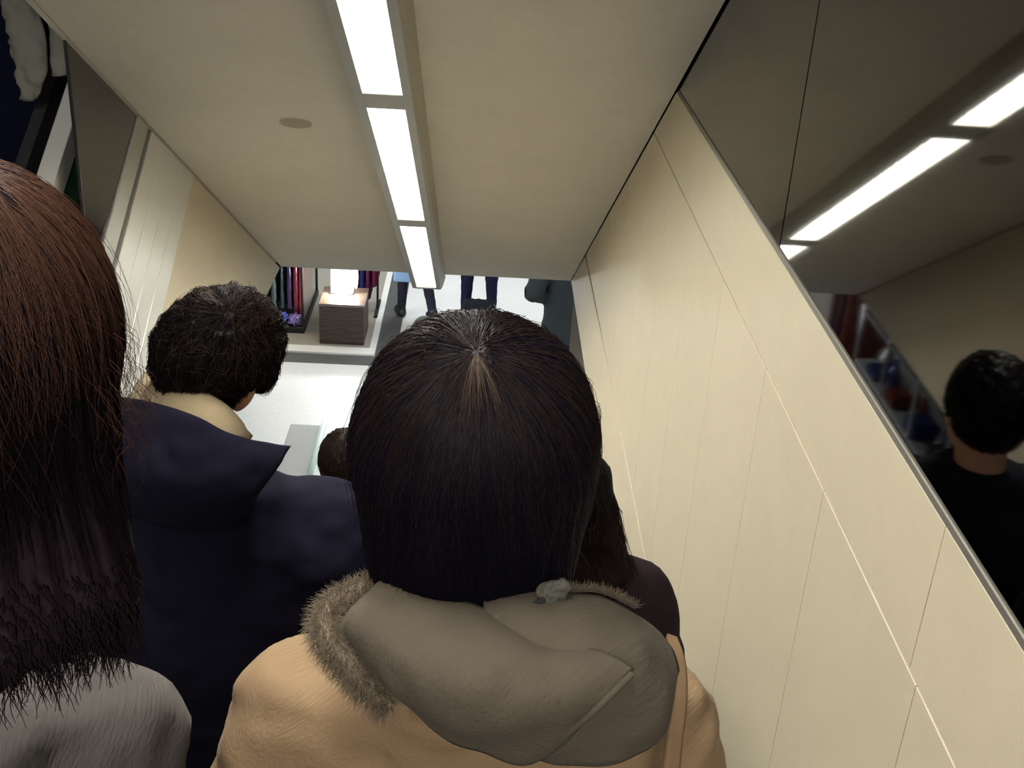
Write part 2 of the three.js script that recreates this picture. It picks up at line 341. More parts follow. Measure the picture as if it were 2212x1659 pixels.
// ---------- escalators ----------
function slopeBox(parent, name, mat, x0, x1, c0, c1, za, zb, sgn) {   // prism between two slope lines y = c + sgn*T30*z
  const g = wallSlab([[za, c0 + sgn * T30 * za], [zb, c0 + sgn * T30 * zb], [zb, c1 + sgn * T30 * zb], [za, c1 + sgn * T30 * za]], x0, x1, 0.003);
  return mesh(name, g, mat, parent);
}
const STEP0 = -1.99, RUN = 0.3464;
const stepY = n => STEP0 - 0.2 * n, stepZ = n => -0.84 - RUN * n;
{
  const e = tag(group('escalator'), 'descending escalator crowded with people under the strip light', 'escalator');
  const prof = new THREE.Shape([[-RUN / 2, -0.2], [-RUN / 2 + 0.02, -0.2], [-RUN / 2 + 0.03, -0.03], [RUN / 2, -0.03], [RUN / 2, 0], [-RUN / 2, 0]].map(p => new THREE.Vector2(...p)));
  const sg = new THREE.ExtrudeGeometry(prof, { depth: 0.99, bevelEnabled: false }); sg.rotateY(Math.PI / 2); sg.translate(-0.805, 0, 0);
  const ribs = []; for (let i = 0; i < 40; i++) ribs.push(box(-0.80 + i * 0.0248, -0.79 + i * 0.0248, 0, 0.008, -RUN / 2 + 0.004, RUN / 2 - 0.004));
  const stepG = mergeGeometries([sg, ...ribs.map(r => r.toNonIndexed())].map(g => { g.deleteAttribute('uv'); return g; }));
  for (let n = -6; n <= 16; n++) mesh('step', stepG, M.darkSteel, e).position.set(0, stepY(n) - 0.008, stepZ(n));
  const cS = STEP0 + T30 * 0.84;               // slope line of the treads
  slopeBox(e, 'truss', M.darkSteel, XL + 0.02, XR - 0.02, cS - 0.75, cS - 0.32, 1.2, -6.7, 1);
  for (const s of [-1, 1]) {
    const xs = s < 0 ? -0.82 : 0.20, xo = s < 0 ? XL + 0.01 : XR - 0.01;
    slopeBox(e, 'skirt', M.steel, Math.min(xs, xs + s * 0.02), Math.max(xs, xs + s * 0.02), cS - 0.2, cS + 0.22, 1.2, -6.6, 1);
    slopeBox(e, 'deck', M.alu, Math.min(xs + s * 0.02, xo), Math.max(xs + s * 0.02, xo), cS + 0.16, cS + 0.22, 1.2, -6.6, 1);
    for (let k = 0; k < 6; k++) slopeBox(e, 'glass_panel', M.glass, xs + s * 0.09 - 0.005, xs + s * 0.09 + 0.005, cS + 0.23, cS + 0.93, 1.2 - k * 1.3 - 0.01, 1.2 - (k + 1) * 1.3 + 0.01, 1);
    const x = xs + s * 0.09, hy = z => cS + 0.95 + T30 * z;
    mesh('handrail', tube([V(x, hy(1.2), 1.3), V(x, hy(0.5), 0.5), V(x, hy(-2), -2), V(x, hy(-4), -4), V(x, hy(-6.2), -6.2), V(x, hy(-6.7) + 0.05, -6.9), V(x, FLOOR + 0.95, -7.3), V(x, FLOOR + 0.82, -7.5), V(x, FLOOR + 0.6, -7.45)], 0.036, 60, 10), M.rubber, e);
  }
  mesh('comb_plate', box(-1.2, 0.58, FLOOR - 0.02, FLOOR + 0.012, -7.7, -6.55), M.steel, e);
}
{ // opposite escalator, climbing away from us on the left
  const e = tag(group('escalator'), 'opposite escalator on the left clad in white boards', 'escalator');
  const zs = [-6.9, 2.2];
  for (let i = 0; i < 4; i++) { const c0 = -4.37 + i * 0.168; slopeBox(e, 'cladding_board', M.whiteBoard, XL - 0.03, XL + 0.002, c0 + 0.002, c0 + 0.165, -3.3 - 0 * i, -6.9, -1); }
  for (const m of e.children) { // trim boards under the sloped ceiling
    m.geometry = (() => { const i = e.children.indexOf(m), c0 = -4.37 + i * 0.168; return wallSlab(clip(clip([[2.2, c0 + 0.002 - T30 * 2.2], [-6.9, c0 + 0.002 + T30 * 6.9], [-6.9, c0 + 0.165 + T30 * 6.9], [2.2, c0 + 0.165 - T30 * 2.2]], p => ceilY(p[0]) - 0.012 - p[1]), p => 2.2 - p[0]), XL - 0.03, XL + 0.002, 0.0025); })();
  }
  const band = (name, mat, c0, c1, x0, x1) => mesh(name, wallSlab(clip([[2.2, c0 - T30 * 2.2], [-6.9, c0 + T30 * 6.9], [-6.9, c1 + T30 * 6.9], [2.2, c1 - T30 * 2.2]], p => ceilY(p[0]) - 0.012 - p[1]), x0, x1, 0.002), mat, e);
  band('groove', M.black, -3.705, -3.62, XL - 0.06, XL - 0.02);
  band('groove_rail', M.darkSteel, -3.672, -3.655, XL - 0.03, XL - 0.008);
  band('top_board', M.greyBoard, -3.64, -3.505, XL - 0.03, XL + 0.004);
  const full = (name, mat, c0, c1, x0, x1) => slopeBox(e, name, mat, x0, x1, c0, c1, 2.2, -6.6, -1);
  full('inner_cladding', M.darkSteel, -4.5, -3.30, -1.50, -1.46);
  full('top_cap', M.whiteTrim, -3.26, -3.16, -1.36, -1.30);
  full('glass_edge', M.greenGlass, -3.40, -3.265, -1.32, -1.302);
  full('truss', M.darkSteel, -5.3, -4.7, -2.85, -1.5);
  full('far_cladding', M.darkSteel, -4.6, -3.2, -2.75, -2.70);
  full('handrail', M.rubber, -3.2, -3.12, -2.76, -2.69);
  const tg = box(-2.69, -1.52, -0.2, 0, -RUN / 2, RUN / 2);
  for (let n = 0; n < 24; n++) mesh('step', tg, M.darkSteel, e).position.set(0, -4.30 + T30 * (-1.6 + RUN * n) , 1.6 - RUN * n);
}

// ======================================================================
// THE FLOOR BELOW
// ======================================================================
structure(mesh('floor', box(-9, 7, FLOOR - 0.2, FLOOR, -18, 5), M.terrazzo), 'white speckled terrazzo floor of the level below');
structure(mesh('ceiling_lower', box(-9, 7, YB + 0.02, YB + 0.3, -18, ZB - 0.06), M.shopWall), 'flat ceiling of the level below');
structure(mesh('ceiling_lower_right', box(XR + 0.17, 7, YB, YB + 0.3, ZB - 0.06, 5), M.shopWall), 'flat ceiling of the level below beside the right wall');
structure(mesh('ceiling_lower_left', box(-9, -3.05, YB, YB + 0.3, ZB - 0.06, 5), M.shopWall), 'flat ceiling of the level below beyond the left shaft');
structure(mesh('wall_far', box(-9, 7, FLOOR, YB + 0.3, -18.2, -18), M.shopWall), 'pale far wall of the level below');
structure(mesh('wall_lower_left', box(-9.2, -9, FLOOR, YB + 0.3, -18, 5), M.shopWall), 'pale left wall of the level below');
structure(mesh('wall_lower_right', box(7, 7.2, FLOOR, YB + 0.3, -18, 5), M.shopWall), 'pale right wall of the level below');
structure(mesh('wall_lower_back', box(-9, 7, FLOOR, YB + 0.3, 5, 5.2), M.shopWall), 'pale back wall of the level below');
for (const [x, z] of [[-3.2, -9.5], [-0.3, -9.5], [2.8, -9.5], [-3.2, -13.5], [-0.3, -13.5], [2.8, -13.5]])
  ceilingLight(x, YB, z, `square ceiling light of the level below, ${z > -11 ? 'near row' : 'far row'}, ${x < -1 ? 'left' : x > 1 ? 'right' : 'middle'}`, 'ceiling lights of the level below', COL_SHOP, SHOP);
{ // display platform
  const g = tag(group('display_platform', [0, FLOOR, 0]), 'low shop platform with white edge and dark stone border', 'platform');
  mesh('stone_border', box(-4.6, -0.81, 0, 0.006, -11.39, -11.17), M.stone, g);
  mesh('stone_border', box(-1.03, -0.81, 0, 0.006, -17, -11.39), M.stone, g);
  mesh('edge_strip', rbox(-4.6, -1.03, 0, 0.03, -11.55, -11.39, 0.006), M.whiteTrim, g);
  mesh('edge_strip', rbox(-1.10, -1.03, 0, 0.03, -17, -11.55, 0.006), M.whiteTrim, g);
  mesh('deck', box(-4.6, -1.10, 0, 0.024, -17, -11.55), M.carpet, g);
}
const PT = FLOOR + 0.024;
{
  const c = tag(group('display_cube', [-1.40, PT, -11.86]), 'brown wooden display cube carrying the glowing lantern', 'cube');
  mesh('body', rbox(-0.235, 0.235, 0, 0.43, -0.25, 0.25, 0.006), M.wood, c);
  mesh('top', rbox(-0.24, 0.24, 0.43, 0.46, -0.255, 0.255, 0.005), M.woodTop, c);
  const l = tag(group('lantern', [-1.43, PT + 0.46, -11.98]), 'glowing white box lantern on the brown cube', 'lamp');
  mesh('base', rbox(-0.125, 0.125, 0, 0.02, -0.07, 0.09, 0.005), M.darkSteel, l);
  const gm = glow(lin(0.95, 1, 1), 5);
  mesh('shade', rbox(-0.118, 0.118, 0.02, 0.27, -0.06, 0.08, 0.02, 4), gm, l);
  mesh('lid_band', rbox(-0.122, 0.122, 0.27, 0.278, -0.064, 0.084, 0.003), M.darkSteel, l);
  mesh('cap_shade', rbox(-0.118, 0.118, 0.278, 0.40, -0.06, 0.08, 0.02, 4), gm, l);
  const sd = new THREE.SphereGeometry(1, 24, 16); sd.scale(0.022, 0.13, 0.06); mesh('side_lens', sd, gm, l).position.set(0.145, 0.17, 0);
  const PL = new THREE.PointLight(lin(0.95, 1, 1), 1.5, 0, 2); PL.position.set(0, 0.15, 0.13); PL.castShadow = true; l.add(PL);
}
// hanging garment on a rail: rounded, folded cloth
function garment(name, label, x, z, yTop, w, len, th, mat, grp) {
  const ph = rr(0, 9);
  const g = nets((X, Y, Z) => {
    const t = (yTop - Y) / len, ww = w * (0.34 + 0.66 * sstep(0, 0.22, t)) * 0.5, tt = th * 0.5 * (0.7 + 0.3 * t) + 0.006 * Math.sin(Z * 60 + ph + Y * 4);
    const dx = Math.abs(X - x) - tt, dz = Math.abs(Z - z) - ww, dy = Math.abs(Y - (yTop - len / 2)) - len / 2;
    return Math.hypot(Math.max(dx + 0.02, 0), Math.max(dz + 0.02, 0), Math.max(dy + 0.02, 0)) + Math.min(Math.max(dx, dy, dz) + 0.02, 0) - 0.02 + 0.004 * n3(X * 14, Y * 9, Z * 14 + ph);
  }, [x - th, yTop - len - 0.03, z - w * 0.6], [x + th, yTop + 0.03, z + w * 0.6], 0.016);
  return tag(mesh(name, g, mat), label, 'clothes', grp);
}
const shine = c => phys(c, 0.35, { clearcoat: 0.5, clearcoatRoughness: 0.2 });
{ // black rack with slanted glass side, left end of the platform
  const r = tag(group('clothes_rack', [-2.09, PT, -12.4]), 'black display rack with glass side left of the brown cube', 'rack');
  mesh('base_tray', rbox(-0.28, 0.26, 0, 0.07, -0.6, 0.55, 0.012), M.black, r);
  for (const [x, z] of [[-0.26, -0.57], [0.24, -0.57], [-0.26, 0.52], [0.24, 0.52]]) mesh('post', rbox(x - 0.014, x + 0.014, 0.07, 1.75, z - 0.014, z + 0.014, 0.004), M.black, r);
  for (const x of [-0.26, 0.24]) mesh('hanging_rail', rbox(x - 0.01, x + 0.01, 1.72, 1.75, -0.57, 0.52, 0.004), M.steel, r);
  mesh('middle_rail', rbox(-0.02, 0.0, 1.60, 1.62, -0.57, 0.52, 0.004), M.steel, r);
  mesh('glass_panel', box(0.236, 0.242, 0.09, 1.7, -0.55, 0.5), M.glass, r);
  const xs = [[-2.28, lin(0.05, 0.07, 0.075), 'slate grey shiny jacket'], [-2.18, lin(0.06, 0.085, 0.085), 'grey green shiny jacket'], [-2.09, lin(0.02, 0.03, 0.035), 'dark teal jacket'], [-2.01, lin(0.03, 0.008, 0.05), 'dark purple jacket'], [-1.94, lin(0.13, 0.008, 0.025), 'dark red jacket'], [-1.885, lin(0.40, 0.02, 0.03), 'bright red jacket']];
  xs.forEach(([x, c, n], i) => garment('jacket', `${n} hanging in the black rack left of the cube`, x, -12.4, PT + 1.56, 0.8, i > 3 ? 1.42 : 1.36, 0.05, shine(c), 'jackets in the black rack'));
  const fold = (i, x, z, c, y = 0.07) => { const g = nets((X, Y, Z) => ell(X, Y, Z, [0, 0.055, 0], [0.085, 0.06, 0.1]) + 0.018 * n3(X * 16 + i * 5, Y * 16, Z * 16), [-0.11, -0.01, -0.13], [0.11, 0.14, 0.13], 0.012); const m = tag(mesh('foil_bag', g, phys(c, 0.15, { metalness: 0.6, clearcoat: 1 })), ['pale violet shiny bundle at the foot of the black rack', 'bright blue shiny bundle at the foot of the black rack', 'lilac shiny bundle at the foot of the black rack'][i], 'bag', 'shiny bundles in the black rack'); m.position.set(x, PT + y, z); };
  fold(0, -2.26, -11.99, lin(0.30, 0.28, 0.5)); fold(1, -2.10, -11.95, lin(0.10, 0.13, 0.6)); fold(2, -1.94, -11.95, lin(0.42, 0.32, 0.75));
  const lampG = tag(group('spot_lamp', [-2.02, PT + 1.3, -11.86]), 'small bright chrome spot lamp on the black rack post', 'lamp');
  const b = new THREE.SphereGeometry(0.035, 20, 14); mesh('bulb', b, glow(lin(1, 0.86, 0.55), 4), lampG); mesh('collar', new THREE.CylinderGeometry(0.04, 0.05, 0.05, 20), M.steel, lampG).position.y = -0.05;
  const b2 = mesh('bulb', b, glow(lin(1, 0.86, 0.55), 4), lampG); b2.position.set(-0.05, -0.13, 0);
  const pl = new THREE.PointLight(lin(1, 0.86, 0.55), 0.5); pl.position.set(0, 0, 0.05); pl.castShadow = true; lampG.add(pl);
}
{ // dark clothes behind the cube
  const r = tag(group('clothes_rack', [-1.25, PT, -12.62]), 'dark clothes rail standing behind the brown cube', 'rack');
  for (const x of [-0.22, 0.14]) { mesh('post', rbox(x - 0.012, x + 0.012, 0, 1.7, -0.012, 0.012, 0.004), M.black, r); mesh('foot', rbox(x - 0.02, x + 0.02, 0, 0.03, -0.25, 0.25, 0.006), M.black, r); }
  mesh('hanging_rail', rbox(-0.26, 0.18, 1.68, 1.71, -0.014, 0.014, 0.005), M.black, r);
  [[-1.42, lin(0.012, 0.018, 0.03), 'near black coat', 1.35], [-1.34, lin(0.02, 0.025, 0.06), 'navy coat', 1.4], [-1.265, lin(0.012, 0.012, 0.05), 'long dark blue coat', 1.58], [-1.20, lin(0.05, 0.008, 0.03), 'dark wine coat', 1.45], [-1.13, lin(0.07, 0.006, 0.02), 'dark crimson coat', 1.3]].forEach(([x, c, n, l]) => garment('coat', `${n} hanging behind the brown cube`, x, -12.62, PT + 1.66, 0.5, l, 0.055, cloth(c), 'coats on the dark rail'));
}
{ // glass display case further left, seen in the dark mirror
  const g = tag(group('display_case', [-2.75, FLOOR, -9.0]), 'black and glass display case of ornaments seen in the dark mirror', 'case');
  mesh('base', rbox(-0.35, 0.35, 0, 0.75, -1.2, 1.2, 0.01), M.black, g);
  mesh('shelf', rbox(-0.34, 0.34, 0.75, 0.78, -1.19, 1.19, 0.005), M.greyBoard, g);
  mesh('shelf', rbox(-0.34, 0.34, 1.25, 1.27, -1.19, 1.19, 0.005), M.darkSteel, g);
  for (const z of [-1.19, -0.4, 0.4, 1.19]) for (const x of [-0.34, 0.34]) mesh('post', rbox(x - 0.012, x + 0.012, 0.78, 1.95, z - 0.012, z + 0.012, 0.003), M.steel, g);
  mesh('top', rbox(-0.36, 0.36, 1.95, 2.0, -1.22, 1.22, 0.006), M.black, g);
  mesh('back_panel', rbox(-0.36, -0.345, 0.75, 1.95, -1.2, 1.2, 0.003), M.darkWall, g);
  const prof = [[0, 0], [0.07, 0], [0.075, 0.02], [0.06, 0.10], [0.03, 0.18], [0.022, 0.22], [0.03, 0.25], [0.012, 0.29], [0, 0.30]].map(p => new THREE.Vector2(...p)), og = new THREE.LatheGeometry(prof, 24);
  const cols = [[0.5, 0.52, 0.5], [0.08, 0.10, 0.28], [0.5, 0.5, 0.52], [0.20, 0.03, 0.03], [0.45, 0.48, 0.46], [0.03, 0.04, 0.12]], nm = ['chrome', 'blue', 'bright chrome', 'red', 'silver', 'navy'];
  for (let i = 0; i < 12; i++) { const c = cols[i % 6], o = tag(mesh('ornament', og, phys(lin(...c), 0.15, { metalness: 0.8 })), `${nm[i % 6]} bell ornament on the ${i < 6 ? 'lower' : 'upper'} shelf of the display case`, 'ornament', 'bell ornaments in the display case'); o.position.set(-2.65 + 0.06 * (i % 2), FLOOR + (i < 6 ? 0.78 : 1.27), -10.0 + (i % 6) * 0.39); }
  [[lin(0.01, 0.02, 0.09), 'navy'], [lin(0.10, 0.015, 0.01), 'rust red'], [lin(0.02, 0.03, 0.12), 'blue'], [lin(0.02, 0.02, 0.03), 'black']].forEach(([c, n], i) => tag(mesh('folded_sweater', rbox(-2.66, -2.42, FLOOR + 0.781, FLOOR + 0.88 + 0.02 * i, -9.9 + i * 0.55, -9.65 + i * 0.55, 0.03, 3), cloth(c)), `${n} folded sweater in the display case`, 'clothes', 'folded sweaters in the display case'));
}
{
  const r = tag(group('clothes_rack', [-2.7, FLOOR, -10.95]), 'rack of dark red clothes seen in the dark mirror', 'rack');
  for (const z of [-0.4, 0.4]) { mesh('post', rbox(-0.012, 0.012, 0, 1.8, z - 0.012, z + 0.012, 0.004), M.black, r); mesh('foot', rbox(-0.25, 0.25, 0, 0.03, z - 0.02, z + 0.02, 0.006), M.black, r); }
  mesh('hanging_rail', rbox(-0.014, 0.014, 1.78, 1.81, -0.42, 0.42, 0.005), M.black, r);
  [[lin(0.05, 0.012, 0.012), 'dark red'], [lin(0.03, 0.01, 0.02), 'plum'], [lin(0.09, 0.02, 0.012), 'brick red']].forEach(([c, n], i) => { const m = garment('dress', `${n} dress on the rack seen in the dark mirror`, 0, 0, 0, 0.55, 1.5, 0.14, cloth(c), 'dresses on the mirrored rack'); m.rotation.y = Math.PI / 2; m.position.set(-2.7, FLOOR + 1.76, -11.2 + i * 0.24); });
}
{ // low wall beside the foot of the escalator, glass on its inner side
  const g = tag(group('parapet', [-1.25, FLOOR, -7.3]), 'light grey low parapet with glass at the foot of the escalator', 'parapet');
  mesh('body', rbox(-0.10, 0.10, 0, 0.90, -0.76, 0.9, 0.006), M.greyBoard, g);
  mesh('coping', rbox(-0.118, 0.118, 0.90, 0.94, -0.78, 0.92, 0.006), std(lin(0.55, 0.56, 0.55), 0.45), g);
  mesh('glass_panel', box(0.124, 0.136, 0.15, 1.0, -0.78, 0.6), M.glass, g);
  mesh('glass_panel', box(0.16, 0.168, 0.15, 0.98, -0.74, 0.6), M.glass, g);
}

// ======================================================================
// PEOPLE  (built facing away from us, feet at the group origin)
// ======================================================================
const headSDF = (x, y, z) => {
  let d = ell(x, y, z, [0, 0.02, 0.012], [0.073, 0.095, 0.092]);
  d = smin(d, ell(x, y, z, [0, -0.03, -0.032], [0.057, 0.085, 0.06]), 0.03);
  d = smin(d, ell(x, y, z, [0, -0.078, -0.05], [0.04, 0.032, 0.038]), 0.03);
  d = smin(d, cap(x, y, z, [0, 0.0, -0.086], [0, -0.03, -0.104], 0.008, 0.012), 0.012);
  d = smin(d, cap(Math.abs(x), y, z, [0.012, 0.024, -0.084], [0.045, 0.022, -0.07], 0.006, 0.006), 0.012);
  d = smax(d, -ell(Math.abs(x), y, z, [0.03, 0.006, -0.094], [0.016, 0.010, 0.014]), 0.01);
  d = smin(d, cap(Math.abs(x), y, z, [0, -0.056, -0.088], [0.018, -0.058, -0.08], 0.006, 0.003), 0.006);
  d = smin(d, ell(Math.abs(x), y, z, [0.078, -0.006, 0.012], [0.009, 0.032, 0.02]), 0.008);
  d = smin(d, cap(x, y, z, [0, -0.05, 0.025], [0, -0.19, 0.045], 0.052, 0.056), 0.03);
  return d;
};
const headGeo = c => nets(headSDF, [-0.1, -0.2, -0.13], [0.1, 0.13, 0.12], c);
const HEADS = { fine: headGeo(0.005), coarse: headGeo(0.009) };
const handSDF = (x, y, z) => {            // right hand hanging, palm towards +x side of the thigh; wrist at the origin
  let d = ell(x, y, z, [0, -0.045, 0], [0.018, 0.05, 0.042]);
  const L = [0.066, 0.076, 0.072, 0.056];
  for (let i = 0; i < 4; i++) {
    const zz = -0.032 + i * 0.0205, l = L[i], a = [0, -0.075, zz], b = [0.004, -0.088 - l * 0.45, zz * 1.08], c = [0.018, -0.088 - l * 0.8, zz * 1.08], e = [0.034, -0.088 - l * 0.98, zz * 1.05];
    d = smin(d, Math.min(cap(x, y, z, a, b, 0.0092, 0.0086), cap(x, y, z, b, c, 0.0086, 0.008), cap(x, y, z, c, e, 0.008, 0.007)), 0.004);
  }
  d = smin(d, Math.min(cap(x, y, z, [0, -0.03, -0.034], [0.012, -0.062, -0.058], 0.013, 0.011), cap(x, y, z, [0.012, -0.062, -0.058], [0.022, -0.092, -0.06], 0.011, 0.008)), 0.008);
  return smin(d, cap(x, y, z, [0, 0.03, 0], [0, -0.02, 0], 0.026, 0.024), 0.02);
};
const HAND_R = nets(handSDF, [-0.05, -0.19, -0.09], [0.07, 0.07, 0.06], 0.004);
const HAND_L = (() => { const g = HAND_R.clone(); g.scale(-1, 1, 1); const i = g.index.array; for (let k = 0; k < i.length; k += 3) { const t = i[k]; i[k] = i[k + 1]; i[k + 1] = t; } return g; })();
const HAND_R2 = nets(handSDF, [-0.05, -0.19, -0.09], [0.07, 0.07, 0.06], 0.007);
const HAND_L2 = (() => { const g = HAND_R2.clone(); g.scale(-1, 1, 1); const i = g.index.array; for (let k = 0; k < i.length; k += 3) { const t = i[k]; i[k] = i[k + 1]; i[k + 1] = t; } return g; })();
const shortHair = (x, y, z, th = 0.014) => {
  let d = ell(x, y, z, [0, 0.024, 0.014], [0.074 + th, 0.097 + th, 0.093 + th]);
  d += 0.004 * n3(x * 40, y * 30, z * 40) + 0.0025 * n3(x * 90, y * 60, z * 90);
  return smax(d, -(y * 0.754 + z * 0.657 + 0.012), 0.012);
};
function person(o) {
  const k = o.h / 1.7, w = o.w || 1, cell = o.cell || 0.013, g = group('person', o.pos, o.turn || 0);
  tag(g, o.label, 'person', o.group);
  const S = p => [p[0] * k, p[1] * k, p[2] * k], r = v => v * k * w;
  const J = { sh: 0.165 * w, hip: 0.09 };
  const arm = s => (o.arms && o.arms[s]) || [[s * 0.245, 1.12, 0.03], [s * 0.225, 0.88, -0.10]];
  const leg = s => (o.legs && o.legs[s]) || [[s * 0.10, 0.49, -0.015], [s * 0.105, 0.09, 0.02]];
  const bend = o.bend || 0;                // upper body leans: shift of z by height
  const lean = y => bend * sstep(0.9, 1.5, y / k) * k;
  // --- coat
  const hem = (o.hem ?? 0.72) * k, puff = o.puff ?? 0.012, fold = o.fold ?? 0.005;
  const coatF = (x, y, z0) => {
    const z = z0 - lean(y), zs = z / 0.70;
    let d = cap(x, y, zs, S([0, 0.84, 0]), S([0, 1.2, 0.005]), r(0.165), r(0.178));
    d = smin(d, cap(x, y, zs, S([-J.sh * 0.78, 1.345, 0.015]), S([J.sh * 0.78, 1.345, 0.015]), r(0.086), r(0.086)), 0.09);
    d = smin(d, cap(x, y, z, S([0, 1.36, 0.02]), S([0, 1.45, 0.022]), r(0.075), r(0.062)), 0.05);
    if (hem < 0.8 * k) d = smin(d, cap(x, y, zs, S([0, 0.84, 0]), [0, hem - 0.02, 0], r(0.165), r(0.165 + 0.10 * (0.85 - hem / k))), 0.06);
    for (const s of [-1, 1]) {
      const [e, wr] = arm(s), shd = S([s * J.sh, 1.365, 0.015]);
      const a = smin(cap(x, y, z, shd, S(e), r(0.066), r(0.054)), cap(x, y, z, S(e), S(wr), r(0.054), r(0.043)), 0.03);
      d = smin(d, a, 0.035);
    }
    d -= puff;
    d += fold * n3(x * 7 + o.pos[0] * 9, y * 10, z * 7) + fold * 0.5 * n3(x * 18, y * 22 + o.pos[2], z * 18);
    if (o.quilt) d -= 0.006 * Math.abs(Math.sin(y * Math.PI / 0.075));
    return smax(smax(d, hem - y, 0.015), y - (o.neck ?? 1.475) * k, 0.012);
  };
  const ext = 0.36 * k * w;
  let ex = ext, ez = 0.3; for (const s of [-1, 1]) for (const p of arm(s)) { ex = Math.max(ex, Math.abs(p[0]) * k + 0.1); ez = Math.max(ez, Math.abs(p[2]) * k + 0.12); }
  ez = Math.max(ez, Math.abs(bend) * k + 0.25);
  const coat = mesh(o.coatName || 'coat', nets(coatF, [-ex, hem - 0.03, -ez], [ex, 1.52 * k, ez], cell), o.coat, g); coat.userData.label = o.coatLabel || 'coat';
  // --- trousers
  const legF = add => (x, y, z) => {
    let d = ell(x, y, z, S([0, 0.90, 0.01]), [r(0.155), r(0.12), r(0.11)]);
    for (const s of [-1, 1]) { const [kn, an] = leg(s), hp = S([s * J.hip, 0.88, 0]); d = smin(d, smin(cap(x, y, z, hp, S(kn), r(0.082), r(0.056)), cap(x, y, z, S(kn), S(an), r(0.056), r(0.038)), 0.02), 0.03); }
    return d - add + (add > 0 ? 0.004 * n3(x * 14, y * 12, z * 14) : 0);
  };
  let lz = 0.2, lx = 0.24; for (const s of [-1, 1]) for (const p of leg(s)) { lz = Math.max(lz, Math.abs(p[2]) * k + 0.14); lx = Math.max(lx, Math.abs(p[0]) * k + 0.14); }
  const lf = legF(0.014);
  mesh('trousers', nets((x, y, z) => smax(lf(x, y, z), 0.07 * k - y, 0.01), [-lx, 0.05 * k, -lz], [lx, 1.05 * k, lz], Math.max(cell, 0.014)), o.trousers, g);
  for (const s of [-1, 1]) {
    const [kn, an] = leg(s), a = S(an), shF = (x, y, z) => smax(smin(cap(x, y / 0.9, z, [0, 0.045, 0.045], [0, 0.036, -0.15], 0.044, 0.04), cap(x, y, z, [0, 0.05, 0.02], [0, 0.12, 0.01], 0.045, 0.05), 0.03), -y, 0.006);
    const sh = mesh('shoe', nets(shF, [-0.07, -0.01, -0.22], [0.07, 0.18, 0.11], Math.max(cell, 0.011)), o.shoe || M.black, g); sh.position.set(a[0], Math.max(0, a[1] - 0.09 * k), a[2] - 0.01);
  }
  // --- body: one continuous figure under the clothes
  const bodyF = (x, y, z0) => {
    const z = z0 - lean(y), zs = z / 0.70;
    let d = legF(0)(x, y, z0);
    d = smin(d, cap(x, y, zs, S([0, 0.95, 0]), S([0, 1.2, 0.005]), r(0.13), r(0.15)), 0.05);
    d = smin(d, cap(x, y, z, S([-J.sh * 0.8, 1.36, 0.015]), S([J.sh * 0.8, 1.36, 0.015]), r(0.055), r(0.055)), 0.06);
    d = smin(d, cap(x, y, z, S([0, 1.36, 0.02]), S([0, 1.47, 0.01]), r(0.06), r(0.05)), 0.04);
    for (const s of [-1, 1]) { const [e, wr] = arm(s); d = smin(d, smin(cap(x, y, z, S([s * J.sh, 1.365, 0.015]), S(e), r(0.05), r(0.038)), cap(x, y, z, S(e), S(wr), r(0.038), r(0.026)), 0.02), 0.03); }
    return d;
  };
  const bg = [nets(bodyF, [-ex, 0.03, -ez], [ex, 1.5 * k, ez], Math.max(cell, 0.016))];
  const hp = o.head || {}, hm = new THREE.Matrix4().makeRotationFromEuler(new THREE.Euler(hp.pitch || 0, hp.yaw || 0, hp.roll || 0, 'YXZ'));
  const hk = k * (hp.size || 1), hc = V(...(hp.at || [0, 1.585 * k, -0.015 + lean(1.5 * k)]));
  hm.scale(V(hk, hk, hk)); hm.setPosition(hc);
  const hg = (cell < 0.015 ? HEADS.fine : HEADS.coarse).clone(); hg.applyMatrix4(hm); bg.push(hg);
  for (const s of [-1, 1]) {
    const [e, wr] = arm(s), h2 = ((cell < 0.015) ? (s < 0 ? HAND_R : HAND_L) : (s < 0 ? HAND_R2 : HAND_L2)).clone();
    const q = new THREE.Quaternion().setFromUnitVectors(V(0, -1, 0), V(wr[0] - e[0], wr[1] - e[1], wr[2] - e[2]).normalize());
    h2.scale(k, k, k); h2.applyQuaternion(q); h2.translate(...S(wr)); bg.push(h2);
  }
  mesh('body', mergeGeometries(bg), o.skin || M.skin, g);
  const head = { group: g, matrix: hm, k };
  for (const s of [-1, 1]) { const e = new THREE.SphereGeometry(0.0115, 12, 8); e.translate(s * 0.03, 0.006, -0.079); e.applyMatrix4(hm); mesh('eye', e, M.eye, g); }
  // --- hair
  if (o.hairF) {
    const hg2 = nets(o.hairF, o.hairBox[0], o.hairBox[1], o.hairCell || 0.006); hg2.applyMatrix4(hm);
    const hmesh = mesh(o.hairName || 'hair', hg2, o.hair, g);
    for (const [paths, r0, r1, mat] of (o.combs || [])) { const sg = strands(paths, r0, r1); sg.applyMatrix4(hm); stuff(mesh('strands', sg, mat || o.hair, hmesh)); }
  }
  return { g, hm, coatF, k };
}
const local2 = (p, o, a) => p.clone().sub(V(...o)).applyAxisAngle(V(0, 1, 0), -a).toArray();
const HB = [[-0.12, -0.14, -0.14], [0.12, 0.16, 0.14]];
const local = (g, p) => p.clone().sub(g.position).applyAxisAngle(V(0, 1, 0), -g.rotation.y);

